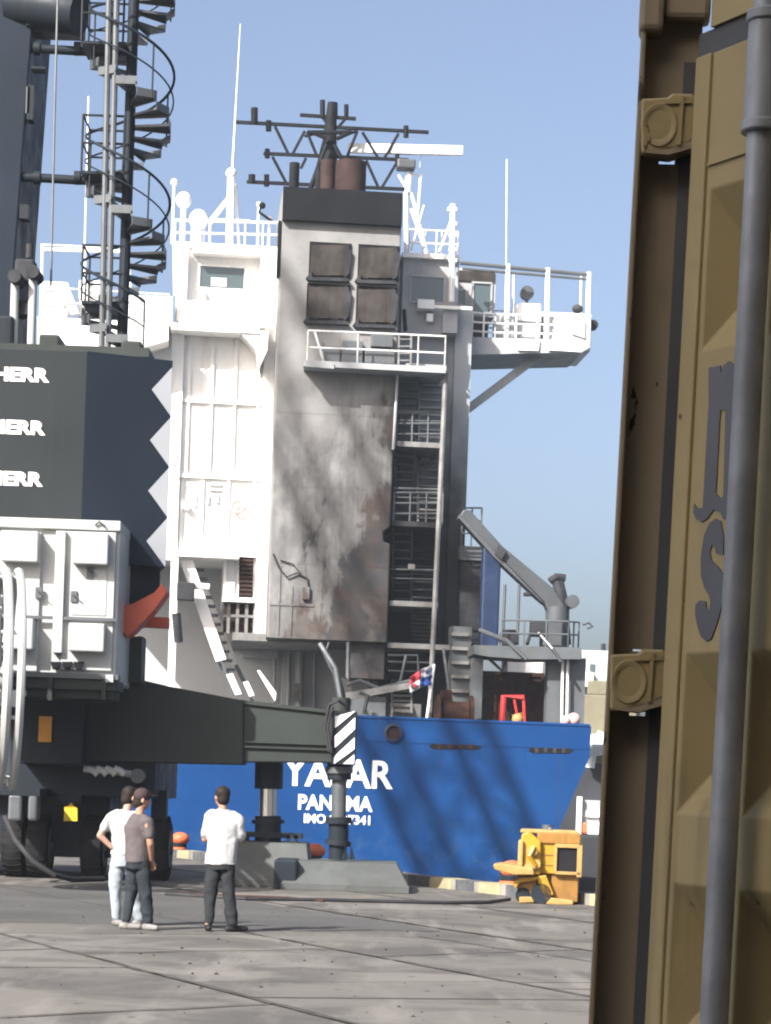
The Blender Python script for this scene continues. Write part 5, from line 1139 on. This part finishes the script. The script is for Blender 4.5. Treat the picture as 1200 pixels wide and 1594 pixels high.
def hand(m, wr, d, side, r_=.009):                           # wrist, direction, sideways vector
    wr, d, side = Vector(wr), Vector(d).normalized(), Vector(side).normalized(); nrm = d.cross(side).normalized()
    for i in range(4):
        off = side*(-.030 + .020*i); lim(m, [(wr, .022), (wr + d*.085 + off, .013)])
        L = (.062, .075, .070, .052)[i]
        lim(m, [(wr + d*.085 + off, r_+.001), (wr + d*(.085+L*.55) + off + nrm*.010, r_), (wr + d*(.085+L*.9) + off + nrm*.032, r_-.001)])
    lim(m, [(wr + d*.025 - side*.025, .013), (wr + d*.06 - side*.055, .010), (wr + d*.085 - side*.058 + nrm*.012, .009)])
skin = paint('skin', (0.2880,0.1600,0.1080), .55, .08, 8); skin2 = paint('skin_tanned', (0.3040,0.1880,0.1400), .55, .08, 8)
hairm = paint('dark_hair', (.018,.014,.012), .6, .3, 30)
wshirt = paint('white_cotton', (0.3264,0.3318,0.3373), .9, .03, 5); gshirt = paint('taupe_cotton', (0.0680,0.0576,0.0600), .9, .08, 5)
dtrou = paint('dark_grey_trousers', (.022,.024,.027), .85, .15, 5); ntrou = paint('charcoal_trousers', (.022,.027,.033), .85, .15, 5)
jeans = paint('pale_jeans', (0.2160,0.2460,0.2760), .85, .14, 6, .3, (.38,.43,.50)); shoe = paint('black_shoes', (.02,.02,.02), .5, .2, 6); lshoe = paint('pale_shoes', (.15,.145,.14), .6, .1, 6); capm = paint('dark_cap', (.045,.030,.032), .85, .1, 6)
def head(body, c_, face, s_=1.0):                            # skull, jaw, nose, ears, eyes sockets; face = horizontal unit vector
    c_ = Vector(c_); f = Vector(face).normalized(); sd_ = Vector((f.y, -f.x, 0)); up = Vector((0,0,1))
    body.ball(c_ + up*.025, .083*s_, 16, 12, 1.22); body.ball(c_ + f*.028 - up*.030, .066*s_, 14, 10, 1.15)
    body.ball(c_ + f*.060 - up*.072, .030*s_, 10, 8)                                   # chin
    lim(body, [(c_ + f*.088 + up*.018, .009), (c_ + f*.108 - up*.016, .014)])          # nose
    for e in (-1, 1):
        body.ball(c_ + sd_*.083*e - f*.005 + up*.002, .022, 8, 6, 1.5, .7)             # ears
        body.ball(c_ + f*.078 + sd_*.032*e + up*.036, .014, 8, 6)                      # brows
    lim(body, [(c_ + f*.088 - sd_*.02 - up*.046, .009), (c_ + f*.088 + sd_*.02 - up*.046, .009)])
def hair(c_, face, root, s_=1.0):
    c_ = Vector(c_); f = Vector(face).normalized(); m = MB(); m.ball(c_ + Vector((0,0,.05)) - f*.012, .092*s_, 18, 12, 1.08)
    m.ball(c_ - f*.032 + Vector((0,0,-.005)), .078*s_, 14, 10, 1.15); m.ball(c_ + f*.045 + Vector((0,0,.098)), .045*s_, 12, 8, .8)
    return soft(m, 'hair', hairm, root, .012, 2, .012)
def eyes(c_, face, root):
    c_ = Vector(c_); f = Vector(face).normalized(); sd_ = Vector((f.y, -f.x, 0))
    for e in (-1, 1):
        m = MB(); m.ball(c_ + f*.079 + sd_*.032*e + Vector((0,0,.020)), .011, 8, 6); m.build('eye', hairm, root, smooth=True)
def footw(m, an, d, L=.19):
    an = Vector(an); d = Vector(d).normalized(); z0 = .038
    a = Vector((an.x, an.y, z0)); m.ball(a - d*.05, .042, 10, 8, .95); lim(m, [(a - d*.05, .040), (a + d*.06, .040), (a + d*(L-.03), .034)]); lim(m, [(a, .045), (an, .045)])
def man(px, depth, py, label): 
    F = Frame(px, py, depth, 0); return F, thing('person', label, 'person', F)

# man in the white T-shirt, back to the camera, arms folded in front
F, r_ = man(341, 27.9, 1448, 'man in white T-shirt and dark trousers standing with his back turned')
hc = (-.02, .01, 1.60); fa = (-.55, .83, 0)
b = MB(); head(b, hc, fa); lim(b, [((-.01, 0, 1.53), .052), ((0, -.01, 1.40), .058)])
ell(b, [((0,0,.88), .13, .09), ((0,0,1.05), .13, .085), ((0,0,1.25), .155, .09), ((0,0,1.37), .14, .08), ((0,0,1.43), .06, .06)])
for e in (-1, 1):
    sh, el = Vector((.175*e, 0, 1.36)), Vector((.212*e, .05, 1.10)); wr_ = Vector((.05*e, .26, 1.12 + .03*e))
    lim(b, [((.1*e, 0, 1.37), .06), (sh, .052), (el, .042), (wr_, .028)]); hand(b, wr_, (-e, .15, .05), (0, 0, 1))
lim(b, [((-.09, 0, .86), .075), ((-.12, .0, .50), .05), ((-.135, -.02, .09), .038)]); lim(b, [((.09, 0, .86), .075), ((.10, .02, .50), .05), ((.15, -.02, .09), .038)])
body = soft(b, 'body', skin, r_, .0085, 2); hair(hc, fa, r_); eyes(hc, fa, r_)
m = MB(); ell(m, [((-.01,0,.80), .205, .135), ((-.005,0,.93), .20, .13), ((0,0,1.10), .19, .125), ((0,0,1.28), .205, .125), ((0,0,1.38), .185, .11), ((0,0,1.44), .085, .08), ((0,0,1.455), .07, .07)])
for e in (-1, 1): lim(m, [((.12*e, 0, 1.375), .075), ((.175*e, .0, 1.35), .068), ((.208*e, .03, 1.16), .070)])
soft(m, 'shirt', wshirt, r_, .012, 3, .045)
m = MB(); ell(m, [((0,0,.74), .17, .125), ((0,0,.86), .175, .125), ((0,0,.94), .17, .115)])
lim(m, [((-.085, 0, .82), .098), ((-.115, .0, .50), .080), ((-.125, -.01, .12), .066)]); lim(m, [((.085, 0, .82), .098), ((.10, .01, .50), .082), ((.15, -.01, .11), .070)])
soft(m, 'trousers', dtrou, r_, .013, 3, .035)
m = MB(); footw(m, (-.13, -.01, .10), (-.15, .9, 0)); soft(m, "shoe", shoe, r_, .010, 2); m = MB(); footw(m, (.15, -.01, .10), (.75, .45, 0), .22); soft(m, "shoe", shoe, r_, .010, 2)

# man in white shirt and pale jeans, hand on hip, leaning to talk
F, r_ = man(190, 28.35, 1442, 'man in white shirt and pale jeans with a hand on his hip')
hc = (.03, .06, 1.555); fa = (.75, .66, 0)
b = MB(); head(b, hc, fa); lim(b, [((.02, .04, 1.49), .05), ((.0, .01, 1.36), .058)])
ell(b, [((-.01,0,.86), .125, .09), ((-.01,0,1.05), .125, .085), ((-.02,0,1.22), .15, .09), ((-.01,.01,1.33), .135, .08), ((0,.02,1.39), .06, .06)])
lim(b, [((-.10, 0, 1.34), .058), ((-.19, .0, 1.31), .052), ((-.30, -.07, 1.09), .041), ((-.15, -.06, .95), .029)]); hand(b, (-.15, -.06, .95), (.8, .3, -.2), (0, .4, 1))
lim(b, [((.10, 0, 1.34), .058), ((.18, .02, 1.32), .052), ((.23, .10, 1.08), .041), ((.16, .26, 1.02), .029)]); hand(b, (.16, .26, 1.02), (-.4, .8, 0), (0, 0, 1))
lim(b, [((-.08, 0, .84), .075), ((-.10, 0, .48), .05), ((-.07, -.02, .09), .038)]); lim(b, [((.08, 0, .84), .075), ((.11, .05, .48), .05), ((.20, .06, .09), .038)])
soft(b, 'body', skin2, r_, .0085, 2); hair(hc, fa, r_); eyes(hc, fa, r_)
m = MB(); ell(m, [((-.01,0,.86), .175, .13), ((-.01,0,.95), .17, .125), ((-.015,0,1.10), .17, .12), ((-.02,0,1.24), .19, .125), ((-.01,.01,1.335), .175, .11), ((0,.02,1.40), .085, .08)])
lim(m, [((-.11, 0, 1.335), .072), ((-.19, 0, 1.305), .073), ((-.255, -.035, 1.18), .074)]); lim(m, [((.11, 0, 1.335), .072), ((.18, .02, 1.31), .073), ((.22, .07, 1.16), .074)])
soft(m, 'shirt', wshirt, r_, .012, 3, .04)
m = MB(); ell(m, [((-.01,0,.72), .165, .125), ((-.01,0,.84), .17, .125), ((-.01,0,.92), .165, .115)])
lim(m, [((-.085, 0, .80), .096), ((-.10, .0, .48), .078), ((-.075, -.01, .11), .066)]); lim(m, [((.085, 0, .80), .096), ((.12, .04, .48), .080), ((.20, .06, .11), .070)])
soft(m, 'jeans', jeans, r_, .013, 3, .035)
m = MB(); footw(m, (-.07, -.01, .10), (.35, -.6, 0)); soft(m, "shoe", lshoe, r_, .010, 2); m = MB(); footw(m, (.20, .06, .10), (.8, .3, 0)); soft(m, "shoe", lshoe, r_, .010, 2)

# man in taupe T-shirt with dark cap, standing beside him
F, r_ = man(213, 27.7, 1446, 'man in taupe T-shirt, charcoal trousers and dark cap facing sideways')
hc = (.0, .02, 1.535); fa = (.93, .36, 0)
b = MB(); head(b, hc, fa, .97); lim(b, [((-.01, .0, 1.47), .05), ((-.015, -.01, 1.34), .058)])
ell(b, [((-.02,0,.85), .115, .10), ((-.02,0,1.05), .12, .10), ((-.03,0,1.20), .135, .105), ((-.02,0,1.31), .12, .095), ((-.015,0,1.37), .06, .06)])
lim(b, [((.06, -.08, 1.31), .055), ((.10, -.15, 1.28), .052), ((.14, -.15, 1.03), .042), ((.15, -.03, .84), .029)]); hand(b, (.15, -.03, .84), (.1, .45, -.6), (.9, -.2, 0))
lim(b, [((-.04, .09, 1.31), .055), ((-.05, .16, 1.28), .052), ((-.04, .20, 1.03), .042), ((.06, .22, .86), .029)]); hand(b, (.06, .22, .86), (.5, 0, -.6), (.4, .8, 0))
lim(b, [((-.07, .05, .82), .075), ((-.08, .05, .47), .05), ((-.13, .0, .09), .038)]); lim(b, [((.04, -.04, .82), .075), ((.09, -.03, .47), .05), ((.13, -.05, .09), .038)])
soft(b, 'body', skin, r_, .0085, 2); hair((hc[0], hc[1], hc[2]-.02), fa, r_, .93); eyes(hc, fa, r_)
m = MB(); c_ = Vector(hc); f = Vector(fa).normalized(); sd_ = Vector((f.y, -f.x, 0)); m.ball(c_ + Vector((0,0,.062)), .098, 18, 12, .95); m.prism([c_ + f*.06 + sd_*.07 + Vector((0,0,.065)), c_ + f*.165 + sd_*.045 + Vector((0,0,.052)), c_ + f*.165 - sd_*.045 + Vector((0,0,.052)), c_ + f*.06 - sd_*.07 + Vector((0,0,.065))], (0, 0, .016)); soft(m, 'cap', capm, r_, .009, 2)
m = MB(); ell(m, [((-.02,0,.80), .165, .15), ((-.02,0,.95), .165, .15), ((-.03,0,1.10), .165, .14), ((-.035,0,1.22), .175, .145), ((-.02,0,1.315), .15, .13), ((-.015,0,1.375), .08, .08)])
lim(m, [((.05, -.07, 1.315), .072), ((.10, -.14, 1.28), .072), ((.128, -.15, 1.13), .074)]); lim(m, [((-.04, .08, 1.315), .072), ((-.05, .15, 1.28), .072), ((-.045, .185, 1.13), .074)])
soft(m, 'shirt', gshirt, r_, .012, 3, .04)
m = MB(); ell(m, [((-.02,0,.72), .15, .14), ((-.02,0,.83), .155, .14), ((-.02,0,.90), .15, .13)])
lim(m, [((-.07, .05, .80), .092), ((-.085, .05, .47), .074), ((-.13, .0, .11), .062)]); lim(m, [((.045, -.04, .80), .094), ((.09, -.03, .47), .076), ((.13, -.05, .11), .064)])
soft(m, 'trousers', ntrou, r_, .013, 3, .035)
m = MB(); footw(m, (-.13, 0, .10), (.9, -.1, 0)); soft(m, "shoe", lshoe, r_, .010, 2); m = MB(); footw(m, (.13, -.05, .10), (.6, -.6, 0)); soft(m, "shoe", lshoe, r_, .010, 2)

# ================================================================== thin harbour haze
hz = MB().box((-120, -30, -6.5), (140, 190, 75)); t = NT('haze_air'); t.n.remove(t.b)
pv = t.new('ShaderNodeVolumePrincipled'); pv.inputs['Color'].default_value = (.80, .88, 1, 1); pv.inputs['Density'].default_value = .00032; pv.inputs['Anisotropy'].default_value = 0.0
t.l.new(pv.outputs[0], t.n['Material Output'].inputs['Volume'])
hz.build('haze', t.m, kind='stuff', label='thin pale haze in the harbour air')
